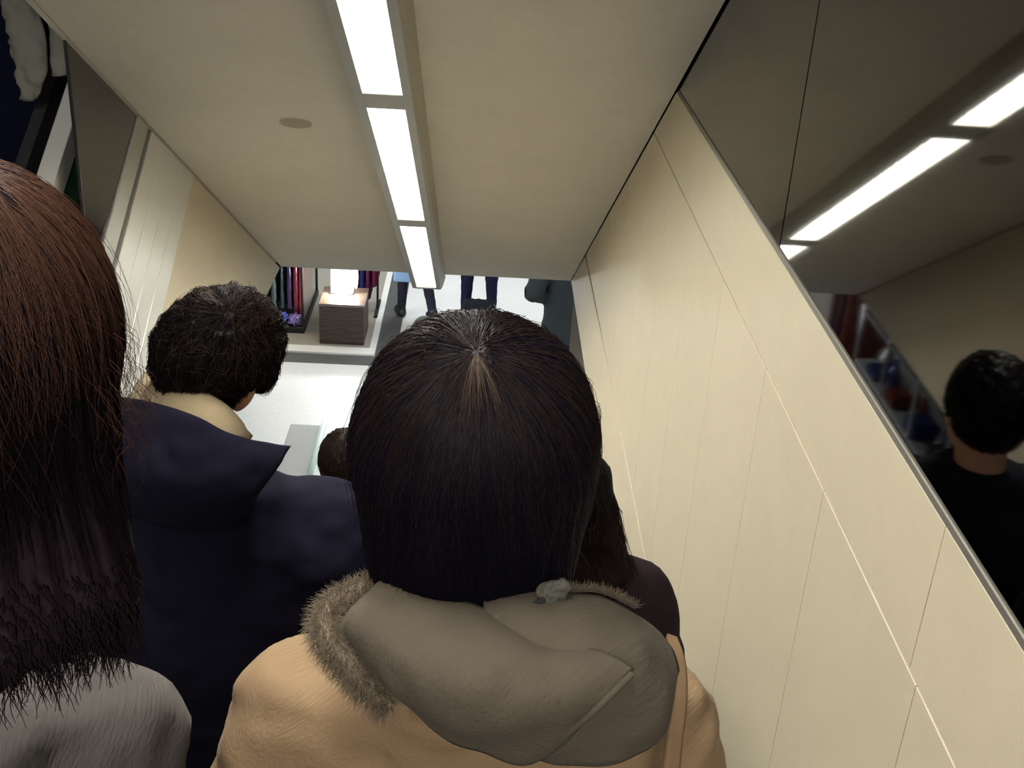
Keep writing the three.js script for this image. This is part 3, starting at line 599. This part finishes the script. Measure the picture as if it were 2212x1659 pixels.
// ---------- woman in the beige coat, right in front of us ----------
{
  const pos = [0.018, STEP0, -0.865], hc = at(1026, 985, 1.0);
  const bob = (x, y, z) => {
    let d = ell(x, y, z, [0, 0.008, 0.0], [0.106, 0.120, 0.112]);
    d = smin(d, ell(x, y, z, [0, -0.085, 0.028], [0.084, 0.06, 0.075]), 0.05);
    d = smax(d, -ell(x, y, z, [0, -0.07, -0.12], [0.06, 0.11, 0.065]), 0.02);
    const an = Math.atan2(x, z);
    return d + 0.0015 * n3(an * 9, y * 6, 1) + 0.0007 * n3(an * 22, y * 9, 5) + 0.002 * n3(x * 18, y * 14, z * 18);
  };
  const hm = hairMat(lin(0.0062, 0.0048, 0.0100), 0.45), hm2 = hairMat(lin(0.022, 0.013, 0.011), 0.45), hm3 = hairMat(lin(0.10, 0.065, 0.045), 0.5);
  const cr = V(-0.03, 1, 0.36);
  const o = {
    pos, h: 1.53, w: 0.97, cell: 0.010, label: 'person in beige coat with taupe hood and black bobbed hair, seen from behind',
    coat: felt(lin(0.235, 0.155, 0.088)), trousers: cloth(lin(0.02, 0.02, 0.03)), coatLabel: 'beige wool coat', puff: 0.02, fold: 0.009, hem: 0.55, neck: 1.44,
    head: { at: [hc.x - pos[0], hc.y - pos[1], hc.z - pos[2]], size: 0.97 / (1.53 / 1.7) }, hairF: bob, hairBox: HB, hair: hm, hairCell: 0.005, hairName: 'hair',
    combs: [
      [combed(bob, 9000, { crown: cr, from: [0.08, 0.7], to: [1.5, 2.4], lift: [0.0002, 0.0022], seg: 9, swirl: 0.25 }), 0.00035, 0.00022, hm],
      [combed(bob, 420, { crown: cr, from: [0.0, 0.1], to: [0.25, 0.6], lift: [0.001, 0.0025], seg: 5, swirl: 0.1, keep: p => p.z > 0.045 && Math.abs(p.x) < 0.012 }), 0.0003, 0.0001, hm3],
      [combed(bob, 700, { crown: cr, from: [0.02, 0.35], to: [0.9, 1.8], lift: [0.001, 0.0035], seg: 8 }), 0.0004, 0.0002, hm2],
      [combed(bob, 150, { crown: cr, from: [0.2, 1.2], to: [1.5, 2.3], lift: [0.004, 0.011], seg: 8, swirl: 0.7 }), 0.00022, 0.00012, hm],
    ],
  };
  const { g } = person(o);
  const L = (px, py, d) => local(g, at(px, py, d));
  const hoodM = felt(lin(0.092, 0.074, 0.055)), furM = phys(lin(0.17, 0.13, 0.088), 0.95, { sheen: 0.5, sheenRoughness: 0.6 });
  // hood: under layer on the right, folded flap over it on the left
  const under = mesh('hood', patch([
    [L(1040, 1285, 0.97), L(1140, 1285, 0.955), L(1230, 1290, 0.955), L(1330, 1312, 0.97), L(1425, 1375, 0.985)],
    [L(1050, 1350, 0.92), L(1150, 1370, 0.905), L(1260, 1380, 0.905), L(1370, 1400, 0.925), L(1455, 1440, 0.965)],
    [L(1060, 1440, 0.92), L(1170, 1460, 0.90), L(1290, 1470, 0.895), L(1390, 1480, 0.915), L(1460, 1505, 0.955)],
    [L(1080, 1540, 0.93), L(1200, 1560, 0.91), L(1310, 1555, 0.905), L(1400, 1550, 0.92), L(1446, 1560, 0.945)],
    [L(1090, 1600, 0.95), L(1210, 1645, 0.93), L(1310, 1640, 0.925), L(1390, 1610, 0.935), L(1440, 1575, 0.945)],
  ], 0.016, 34, 26, 0.0025), hoodM, g); under.userData.label = 'taupe hood';
  const flap = mesh('hood_flap', patch([
    [L(842, 1240, 0.985), L(890, 1268, 0.97), L(985, 1305, 0.945), L(1080, 1338, 0.925), L(1185, 1400, 0.905), L(1300, 1415, 0.893), L(1366, 1450, 0.89)],
    [L(790, 1290, 0.955), L(860, 1325, 0.925), L(960, 1370, 0.895), L(1060, 1410, 0.878), L(1165, 1452, 0.873), L(1270, 1460, 0.875), L(1335, 1482, 0.882)],
    [L(758, 1335, 0.95), L(835, 1390, 0.905), L(930, 1450, 0.875), L(1035, 1490, 0.862), L(1135, 1510, 0.862), L(1235, 1512, 0.868), L(1295, 1520, 0.878)],
    [L(748, 1360, 0.955), L(815, 1425, 0.915), L(905, 1500, 0.885), L(1010, 1555, 0.872), L(1105, 1570, 0.872), L(1190, 1568, 0.878), L(1240, 1570, 0.885)],
    [L(758, 1376, 0.965), L(808, 1440, 0.94), L(880, 1515, 0.915), L(975, 1588, 0.90), L(1070, 1625, 0.898), L(1135, 1642, 0.90), L(1175, 1628, 0.902)],
  ], 0.014, 44, 30, 0.0022), hoodM, g); flap.userData.label = 'folded taupe hood flap';
  mesh('hem_stitch', tube([L(1366, 1455, 0.879), L(1300, 1520, 0.868), L(1240, 1572, 0.874), L(1178, 1626, 0.892)], 0.0028, 30, 6), felt(lin(0.17, 0.14, 0.10)), flap);
  const neckC = mesh('collar', patch([
    [L(830, 1255, 1.0), L(920, 1275, 0.98), L(1030, 1290, 0.97), L(1130, 1285, 0.975), L(1215, 1262, 0.99)],
    [L(800, 1300, 0.99), L(910, 1340, 0.955), L(1030, 1360, 0.94), L(1150, 1350, 0.95), L(1260, 1310, 0.975)],
    [L(790, 1360, 0.98), L(910, 1400, 0.945), L(1030, 1420, 0.93), L(1160, 1410, 0.94), L(1290, 1360, 0.97)],
  ], 0.016, 30, 16, 0.002), hoodM, g); neckC.userData.label = 'taupe inner collar';
  // fur lining along the left rim
  const rimPts = [L(842, 1262, 1.0), L(775, 1285, 0.99), L(712, 1322, 0.975), L(708, 1375, 0.955), L(748, 1425, 0.947), L(800, 1480, 0.945), L(850, 1520, 0.945)];
  const rimC = new THREE.CatmullRomCurve3(rimPts);
  const fur = mesh('fur_lining', new THREE.TubeGeometry(rimC, 40, 0.0100, 10), furM, g); fur.userData.label = 'light brown fur lining of the hood';
  const hairs = [];
  for (let i = 0; i < 5500; i++) {
    const t = rnd(), c = rimC.getPointAt(t), tg = rimC.getTangentAt(t), a = V(rr(-1, 1), rr(-1, 1), rr(-1, 1)).normalize(); a.addScaledVector(tg, -a.dot(tg)).normalize();
    const p0 = c.clone().addScaledVector(a, 0.009), l = rr(0.006, 0.015), b = a.clone().addScaledVector(tg, rr(-0.7, 0.7)).add(V(rr(-0.4, 0.4), rr(-0.5, 0.2), rr(-0.4, 0.4))).normalize();
    hairs.push([p0, p0.clone().addScaledVector(b, l * 0.5), p0.clone().addScaledVector(b, l).add(V(0, -l * 0.2, 0))]);
  }
  stuff(mesh('fur', strands(hairs, 0.0003, 0.00008), furM, fur));
  const rim2 = new THREE.CatmullRomCurve3([L(1222, 1278, 0.96), L(1300, 1282, 0.967), L(1372, 1315, 0.98)]), h2 = [];
  for (let i = 0; i < 700; i++) { const c = rim2.getPointAt(rnd()), b = V(rr(-0.6, 0.6), rr(0.3, 1), rr(-0.4, 0.6)).normalize(), l = rr(0.004, 0.011); h2.push([c, c.clone().addScaledVector(b, l * 0.5), c.clone().addScaledVector(b, l)]); }
  stuff(mesh('fur', strands(h2, 0.0004, 0.0001), furM, under));
  // knotted drawcord end by the nape
  const kc = L(1192, 1282, 0.94);
  const kn = nets((x, y, z) => smin(ell(x, y, z, [0, 0, 0], [0.013, 0.010, 0.010]), ell(x, y, z, [0.008, 0.009, 0.002], [0.007, 0.006, 0.006]), 0.006) + 0.0012 * n3(x * 160, y * 160, z * 160), [-0.02, -0.016, -0.016], [0.024, 0.024, 0.016], 0.0022);
  mesh('cord_knot', kn, cloth(lin(0.09, 0.085, 0.07)), g).position.copy(kc);
  mesh('drawcord', tube([kc, L(1160, 1305, 0.93), L(1120, 1325, 0.925)], 0.003, 12, 6), cloth(lin(0.05, 0.045, 0.05)), g);
  // bag strap over the right shoulder
  const strapM = cloth(lin(0.17, 0.108, 0.06));
  mesh('bag_strap', patch([
    [L(1440, 1372, 1.01), L(1462, 1380, 1.01)], [L(1452, 1430, 0.972), L(1480, 1432, 0.976)], [L(1452, 1500, 0.945), L(1483, 1500, 0.95)], [L(1442, 1590, 0.932), L(1474, 1590, 0.938)], [L(1426, 1720, 0.928), L(1460, 1720, 0.934)], [L(1410, 1880, 0.94), L(1446, 1880, 0.946)],
  ], 0.007, 8, 30, 0.0015), strapM, g);
}

// ---------- person with long auburn hair, close on the left ----------
{
  const hc = at(-50, 742, 0.70), pos = [hc.x - 0.07, stepY(-1), hc.z + 0.03];
  const long = (x, y, z) => {
    let d = ell(x, y, z, [0, 0.010, 0.008], [0.092, 0.117, 0.112]);
    d = smin(d, cap(x, y, z / 0.62, [-0.02, -0.05, 0.05], [0.0, -0.22, 0.12], 0.074, 0.078), 0.05);
    d = smin(d, cap(x, y, z, [0.055, -0.06, 0.02], [0.080, -0.16, 0.05], 0.034, 0.03), 0.03);
    d = smax(d, -ell(x, y, z, [0, -0.08, -0.13], [0.06, 0.14, 0.075]), 0.02);
    d = smax(d, -(y + 0.205 + 0.01 * n3(x * 30, 0, z * 30)), 0.03);
    const an = Math.atan2(x, z);
    return d + 0.0018 * n3(an * 8, y * 4, 1) + 0.0007 * n3(an * 20, y * 6, 5);
  };
  const hm = hairMat(lin(0.010, 0.0055, 0.0075), 0.42), hm2 = hairMat(lin(0.075, 0.034, 0.022), 0.4);
  const cr = V(0, 1, 0.1);
  const wisps = [];                            // loose frizzy hairs by the cheek
  for (let i = 0; i < 70; i++) {
    const y0 = rr(-0.03, 0.02), p = V(0.088 + rr(-0.006, 0.01), y0, rr(-0.03, 0.05)), P = [p.clone()], cu = rr(0, 6), am = rr(0.002, 0.008), l = rr(0.04, 0.10);
    for (let q = 1; q < 10; q++) P.push(V(p.x + 0.012 * Math.sin(q / 9 * 3) * rr(0.6, 1.1) + am * Math.sin(cu + q * 0.9), y0 - l * q / 9, p.z + am * Math.cos(cu + q * 0.8)));
    wisps.push(P);
  }
  const tails = [];                            // hair ends hanging down the back
  for (let i = 0; i < 2600; i++) {
    const x = rr(-0.10, 0.115), y0 = rr(-0.185, -0.13); let z = 0.24; while (z > -0.02 && long(x, y0, z) > 0) z -= 0.004;
    if (z < -0.01) continue;
    const l = rr(0.015, 0.05), cu = rr(-0.012, 0.012), P = [];
    for (let q = 0; q < 7; q++) P.push(V(x + cu * q / 6 + 0.002 * Math.sin(i + q), y0 - l * q / 6, z + 0.002 + 0.10 * (l * q / 6)));
    tails.push(P);
  }
  const o = {
    pos, h: 1.395, w: 0.93, cell: 0.011, turn: 0.95, arms: { [-1]: [[-0.2, 1.12, -0.06], [-0.1, 1.02, -0.26]], 1: [[0.2, 1.12, -0.06], [0.1, 1.02, -0.26]] }, label: 'person in light grey coat with long auburn hair at the left edge',
    coat: felt(lin(0.098, 0.086, 0.080)), trousers: cloth(lin(0.02, 0.02, 0.025)), coatLabel: 'light grey felt coat', puff: 0.016, fold: 0.007, hem: 0.55, neck: 1.48,
    head: { at: local2(hc, pos, 0.95), yaw: -0.95, size: 0.87 / (1.395 / 1.7) }, hairF: long, hairBox: [[-0.14, -0.36, -0.15], [0.16, 0.15, 0.22]], hair: hm, hairCell: 0.006,
    combs: [
      [combed(long, 9000, { crown: cr, from: [0.03, 0.6], to: [1.5, 2.4], lift: [0.0003, 0.003], seg: 9, swirl: 0.25, rmax: 0.34 }), 0.00035, 0.0002, hm],
      [combed(long, 2600, { crown: cr, from: [0.05, 0.5], to: [1.0, 1.7], lift: [0.0015, 0.004], seg: 8, swirl: 0.3, rmax: 0.34 }), 0.0003, 0.00015, hm2],
      [combed(long, 160, { crown: cr, from: [0.2, 1.0], to: [1.4, 2.2], lift: [0.004, 0.012], seg: 8, swirl: 0.6, rmax: 0.34 }), 0.00022, 0.00012, hm2],
      [wisps, 0.0002, 0.0001, hm2],
      [tails, 0.0007, 0.0002, hm],
    ],
  };
  person(o);
}

// ---------- man with short dark hair, beige collar, navy jacket ----------
{
  const hc = at(476, 776, 1.74), pos = [hc.x - 0.02, stepY(2), stepZ(2) - 0.03];
  const hairF = (x, y, z) => {
    let d = ell(x, y, z, [0, 0.026, 0.016], [0.090, 0.110, 0.108]);
    d += 0.005 * n3(x * 34, y * 26, z * 34) + 0.003 * n3(x * 80, y * 60, z * 80);
    d = smin(d, ell(Math.abs(x), y, z, [0.074, -0.02, -0.03], [0.012, 0.04, 0.018]), 0.012);
    d = smax(d, -ell(Math.abs(x), y, z, [0.092, -0.02, 0.006], [0.034, 0.044, 0.030]), 0.008);
    return smax(d, -(y * 0.80 + z * 0.60 + 0.030), 0.012);
  };
  const hm = hairMat(lin(0.007, 0.005, 0.0055), 0.5), hm2 = hairMat(lin(0.04, 0.024, 0.017), 0.45);
  const tuft = []; for (let i = 0; i < 260; i++) { const p = V(rr(-0.01, 0.05), 0.13, rr(-0.02, 0.05)), d = V(rr(-0.5, 0.5), rr(0.6, 1), rr(-0.4, 0.4)).normalize(), l = rr(0.012, 0.028); tuft.push([p.clone().addScaledVector(d, -0.006), p.clone().addScaledVector(d, l * 0.5), p.clone().addScaledVector(d, l).add(V(rr(-0.006, 0.006), 0, 0))]); }
  const o = {
    pos, h: 1.68, w: 1.08, cell: 0.012, label: 'person in navy jacket with beige collar and short dark hair, head tilted',
    coat: cloth(lin(0.0078, 0.0072, 0.0165)), coatName: 'jacket', coatLabel: 'navy jacket', trousers: cloth(lin(0.03, 0.010, 0.010)), puff: 0.026, fold: 0.007, hem: 0.78, arms: { [-1]: [[-0.23, 1.12, -0.04], [-0.14, 1.0, -0.26]], 1: [[0.22, 1.12, -0.06], [0.12, 1.0, -0.27]] },
    head: { at: [hc.x - pos[0], hc.y - pos[1], hc.z - pos[2]], roll: -0.50, yaw: -0.62, pitch: -0.04, size: 0.92 }, hairF, hairBox: [[-0.13, -0.14, -0.14], [0.13, 0.17, 0.15]], hair: hm, hairCell: 0.005,
    combs: [
      [combed(hairF, 3600, { crown: V(0.1, 1, 0.35), from: [0.05, 1.6], to: [0.5, 2.1], lift: [0.001, 0.006], seg: 4, swirl: 0.5 }), 0.0006, 0.0002, hm],
      [combed(hairF, 500, { crown: V(0.1, 1, 0.35), from: [0.05, 1.0], to: [0.4, 1.3], lift: [0.002, 0.008], seg: 4, swirl: 0.6 }), 0.0005, 0.0002, hm2],
      [tuft, 0.0007, 0.0002, hm2],
    ],
  };
  const { g } = person(o); const L = (px, py, d) => local(g, at(px, py, d));
  const col = mesh('fleece_collar', patch([
    [L(318, 812, 1.80), L(370, 820, 1.72), L(440, 845, 1.67), L(495, 890, 1.66), L(535, 945, 1.70)],
    [L(296, 838, 1.77), L(360, 852, 1.68), L(430, 880, 1.63), L(488, 918, 1.625), L(528, 962, 1.67)],
    [L(276, 880, 1.74), L(345, 905, 1.655), L(420, 935, 1.61), L(482, 965, 1.605), L(522, 1000, 1.64)],
  ], 0.022, 30, 14, 0.002), felt(lin(0.27, 0.21, 0.13)), g); col.userData.label = 'beige fleece collar';
  const jc = mesh('jacket_collar', patch([
    [L(262, 858, 1.73), L(340, 872, 1.635), L(420, 898, 1.59), L(500, 940, 1.585), L(570, 957, 1.60), L(626, 967, 1.615)],
    [L(255, 930, 1.69), L(335, 950, 1.61), L(420, 975, 1.575), L(500, 1005, 1.57), L(560, 1010, 1.585), L(606, 998, 1.60)],
    [L(250, 1010, 1.67), L(330, 1030, 1.60), L(420, 1050, 1.575), L(490, 1062, 1.575), L(540, 1058, 1.585), L(572, 1040, 1.595)],
    [L(245, 1100, 1.72), L(325, 1125, 1.67), L(415, 1140, 1.66), L(480, 1135, 1.67), L(520, 1115, 1.68), L(545, 1080, 1.66)],
  ], 0.016, 34, 22, 0.003), o.coat, g); jc.userData.label = 'navy jacket collar with pointed tip';
}

// ---------- other people on the escalator ----------
const dark = (r, g, b) => cloth(lin(r * 0.8, g * 0.8, b * 0.9));
const hairD = hairMat(lin(0.007, 0.005, 0.005), 0.5), hairB = hairMat(lin(0.028, 0.016, 0.012), 0.5);
{ // long wavy hair, beside the right wall
  const pos = [0.095, stepY(2), stepZ(2) + 0.02];
  const wavy = (x, y, z) => {
    let d = ell(x, y, z, [0, 0.01, 0.005], [0.100, 0.115, 0.112]);
    d = smin(d, cap(x, y, z / 0.7, [0.03, -0.03, 0.04], [0.07, -0.26, 0.06], 0.085, 0.115), 0.05);
    d = smin(d, cap(x, y, z, [0.09, -0.08, 0.02], [0.165, -0.24, 0.05], 0.05, 0.05), 0.04);
    d = smax(d, -ell(x, y, z, [0, -0.08, -0.13], [0.06, 0.14, 0.075]), 0.02);
    d = smax(d, -(y + 0.33), 0.03);
    return d + 0.009 * n3(x * 16, y * 16, z * 16) + 0.004 * n3(x * 45, y * 38, z * 45);
  };
  const hm = hairMat(lin(0.009, 0.004, 0.0045), 0.6);
  person({ pos, h: 1.60, w: 1.0, cell: 0.013, arms: { [-1]: [[-0.19, 1.12, -0.06], [-0.1, 1.0, -0.26]], 1: [[0.23, 1.12, 0.02], [0.2, 0.9, -0.12]] }, label: 'person with long wavy dark hair beside the right wall, behind the bobbed head', coat: dark(0.018, 0.01, 0.012), trousers: dark(0.015, 0.015, 0.02), puff: 0.02, hem: 0.6, hairF: wavy, hairBox: [[-0.16, -0.38, -0.15], [0.27, 0.15, 0.24]], hair: hm, hairCell: 0.008,
    combs: [[combed(wavy, 2200, { from: [0.1, 0.8], to: [1.4, 2.5], lift: [0.001, 0.006], rmax: 0.42, swirl: 0.4 }), 0.0006, 0.0003, hm]] });
}
person({ pos: [0.055, stepY(4), -2.33], h: 1.76, w: 1.05, cell: 0.014, label: 'person with cropped dark hair mirrored in the dark mirror', coat: dark(0.012, 0.011, 0.016), trousers: dark(0.015, 0.015, 0.02), puff: 0.025, hairF: (x, y, z) => shortHair(x, y, z, 0.016), hairBox: HB, hair: hairD, combs: [[combed((x, y, z) => shortHair(x, y, z, 0.016), 900, { from: [0.1, 1.5], to: [0.5, 2], seg: 4 }), 0.0006, 0.0003, hairD]] });
const dHead = at(745, 998, 4.45);
person({ pos: [dHead.x, stepY(9), dHead.z + 0.02], h: (dHead.y - stepY(9)) / 1.585 * 1.7, w: 1.0, cell: 0.016, label: 'person with brown hair and dark jacket further down by the parapet', coat: dark(0.02, 0.02, 0.03), trousers: dark(0.015, 0.015, 0.02), puff: 0.03, hairF: (x, y, z) => smin(shortHair(x, y, z, 0.02), ell(x, y, z, [0, -0.03, 0.05], [0.075, 0.08, 0.06]), 0.03), hairBox: HB, hair: hairB, hairCell: 0.006, combs: [[combed((x, y, z) => shortHair(x, y, z, 0.021), 1500, { from: [0.05, 1.2], to: [0.6, 2], seg: 5, lift: [0.001, 0.004] }), 0.0008, 0.0003, hairB]] });
// person on the opposite escalator, cream scarf hanging down
{
  const p = at(20, 150, 4.3), pos = [p.x - 0.02, -2.0, p.z];
  const { g } = person({ pos, h: 1.72, turn: Math.PI + 0.4, w: 1.08, cell: 0.014, label: 'person in dark navy coat with pale scarf on the opposite escalator', coat: dark(0.010, 0.012, 0.03), trousers: dark(0.01, 0.01, 0.02), puff: 0.03, hem: 0.5,
    hairF: (x, y, z) => shortHair(x, y, z, 0.018), hairBox: HB, hair: hairD });
  const L = (px, py, d) => local(g, at(px, py, d)), sc = felt(lin(0.30, 0.29, 0.25));
  const s1 = mesh('scarf', patch([
    [L(-30, -160, 3.78), L(20, -160, 3.76), L(75, -160, 3.78)], [L(5, 0, 3.80), L(40, 0, 3.78), L(78, 0, 3.80)], [L(22, 90, 3.84), L(58, 90, 3.81), L(100, 85, 3.83)], [L(38, 160, 3.85), L(68, 160, 3.82), L(100, 155, 3.84)], [L(46, 215, 3.87), L(62, 218, 3.85), L(80, 214, 3.86)],
  ], 0.03, 14, 30, 0.012), sc, g); s1.userData.label = 'pale wrinkled scarf end';
  const s2 = mesh('scarf', patch([
    [L(80, -120, 3.80), L(100, -120, 3.80), L(120, -120, 3.81)], [L(105, 20, 3.82), L(118, 20, 3.81), L(132, 25, 3.82)], [L(109, 90, 3.84), L(125, 90, 3.83), L(143, 88, 3.84)], [L(115, 165, 3.86), L(130, 165, 3.85), L(146, 162, 3.86)],
  ], 0.025, 8, 24, 0.006), sc, g); s2.userData.label = 'narrow pale scarf end';
}

// ---------- people on the floor below ----------
person({ pos: [0.04, FLOOR, -12.55], h: 1.72, turn: 0.1, cell: 0.018, label: 'person in dark jeans standing on the white floor below', coat: dark(0.02, 0.02, 0.035), trousers: dark(0.018, 0.02, 0.045), legs: { [-1]: [[-0.135, 0.49, -0.03], [-0.15, 0.09, 0.03]], 1: [[0.135, 0.49, -0.03], [0.15, 0.09, 0.02]] }, hairF: shortHair, hairBox: HB, hair: hairD, hairCell: 0.01 });
{
  const g = tag(group('shopping_bag', [0.05, FLOOR, -12.25]), 'dark bag on the white floor at the feet of the person in jeans', 'bag');
  const f = (x, y, z) => { const w = 0.20 - 0.08 * y, dx = Math.abs(x) - w + 0.015, dy = Math.abs(y - 0.17) - 0.155, dz = Math.abs(z) - 0.07; return Math.hypot(Math.max(dx, 0), Math.max(dy, 0), Math.max(dz, 0)) + Math.min(0, Math.max(dx, dy, dz)) - 0.015 + 0.004 * n3(x * 12, y * 12, z * 12); };
  mesh('body', nets(f, [-0.25, -0.02, -0.1], [0.25, 0.37, 0.1], 0.015), dark(0.022, 0.026, 0.03), g);
  mesh('zip', rbox(-0.13, 0.13, 0.335, 0.345, -0.006, 0.006, 0.003), M.black, g);
}
person({ pos: [0.92, FLOOR, -11.0], h: 1.80, turn: 0.1, w: 1.05, cell: 0.016, label: 'person in long grey green coat with bent elbow by the right wall', coat: dark(0.035, 0.042, 0.04), trousers: dark(0.02, 0.025, 0.03), puff: 0.035, hem: 0.28, arms: { [-1]: [[-0.34, 0.96, 0.08], [-0.19, 0.84, -0.13]], 1: [[0.3, 1.1, 0.04], [0.18, 0.95, -0.12]] }, hairF: shortHair, hairBox: HB, hair: hairD, hairCell: 0.01 });
person({ pos: [0.90, FLOOR, -8.75], arms: { [-1]: [[-0.23, 1.12, 0.0], [-0.12, 1.0, -0.22]], 1: [[0.23, 1.12, 0.0], [0.12, 1.0, -0.22]] }, h: 1.66, cell: 0.02, label: 'person in navy coat mostly hidden under the right wall edge', coat: dark(0.01, 0.012, 0.035), trousers: dark(0.012, 0.012, 0.02), hem: 0.5, hairF: shortHair, hairBox: HB, hair: hairD, hairCell: 0.01 });
{
  const { g } = person({ pos: [-0.66, FLOOR, -12.5], h: 1.66, turn: 0.35, w: 0.92, cell: 0.018, label: 'person walking past the platform with a blue bag', coat: dark(0.05, 0.045, 0.06), trousers: dark(0.035, 0.03, 0.05), hem: 0.66, legs: { [-1]: [[-0.13, 0.50, -0.12], [-0.15, 0.09, -0.10]], 1: [[0.10, 0.50, 0.02], [0.13, 0.12, 0.24]] }, hairF: shortHair, hairBox: HB, hair: hairD, hairCell: 0.01 });
  const b = tag(group('handbag', [-0.80, FLOOR + 0.50, -12.33]), 'pale blue bag carried by the person walking past the platform', 'bag');
  mesh('body', rbox(-0.11, 0.11, 0, 0.2, -0.04, 0.04, 0.02, 3), cloth(lin(0.25, 0.38, 0.6)), b);
  mesh('strap', tube([V(-0.08, 0.2, 0), V(-0.05, 0.36, 0), V(0.05, 0.36, 0), V(0.08, 0.2, 0)], 0.007, 20, 6), cloth(lin(0.1, 0.12, 0.2)), b);
}
{ // grey knitted hat showing behind the bobbed hair
  const hc = at(916, 722, 9.2);
  const cap_ = (x, y, z) => smax(ell(x, y, z, [0, 0.03, 0.01], [0.095, 0.115, 0.108]), -(y + 0.01), 0.01) + 0.002 * Math.sin(Math.atan2(x, z) * 40);
  person({ pos: [hc.x, FLOOR, hc.z], h: (hc.y - FLOOR) / 1.585 * 1.7, cell: 0.018, label: 'person in grey hat at the foot of the escalator', coat: dark(0.05, 0.05, 0.05), trousers: dark(0.02, 0.02, 0.025), hairF: cap_, hairBox: HB, hairName: 'knitted_hat', hair: felt(lin(0.09, 0.10, 0.085)), hairCell: 0.008 });
}

// ---------- renderer ----------
scene.traverse(o => { if (o.isMesh) { o.castShadow = o.receiveShadow = true; } });
const renderer = new THREE.WebGLRenderer({ antialias: true });
renderer.shadowMap.enabled = true;
renderer.toneMapping = THREE.LinearToneMapping;
renderer.toneMappingExposure = EXPOSURE;
renderer.render(scene, camera);
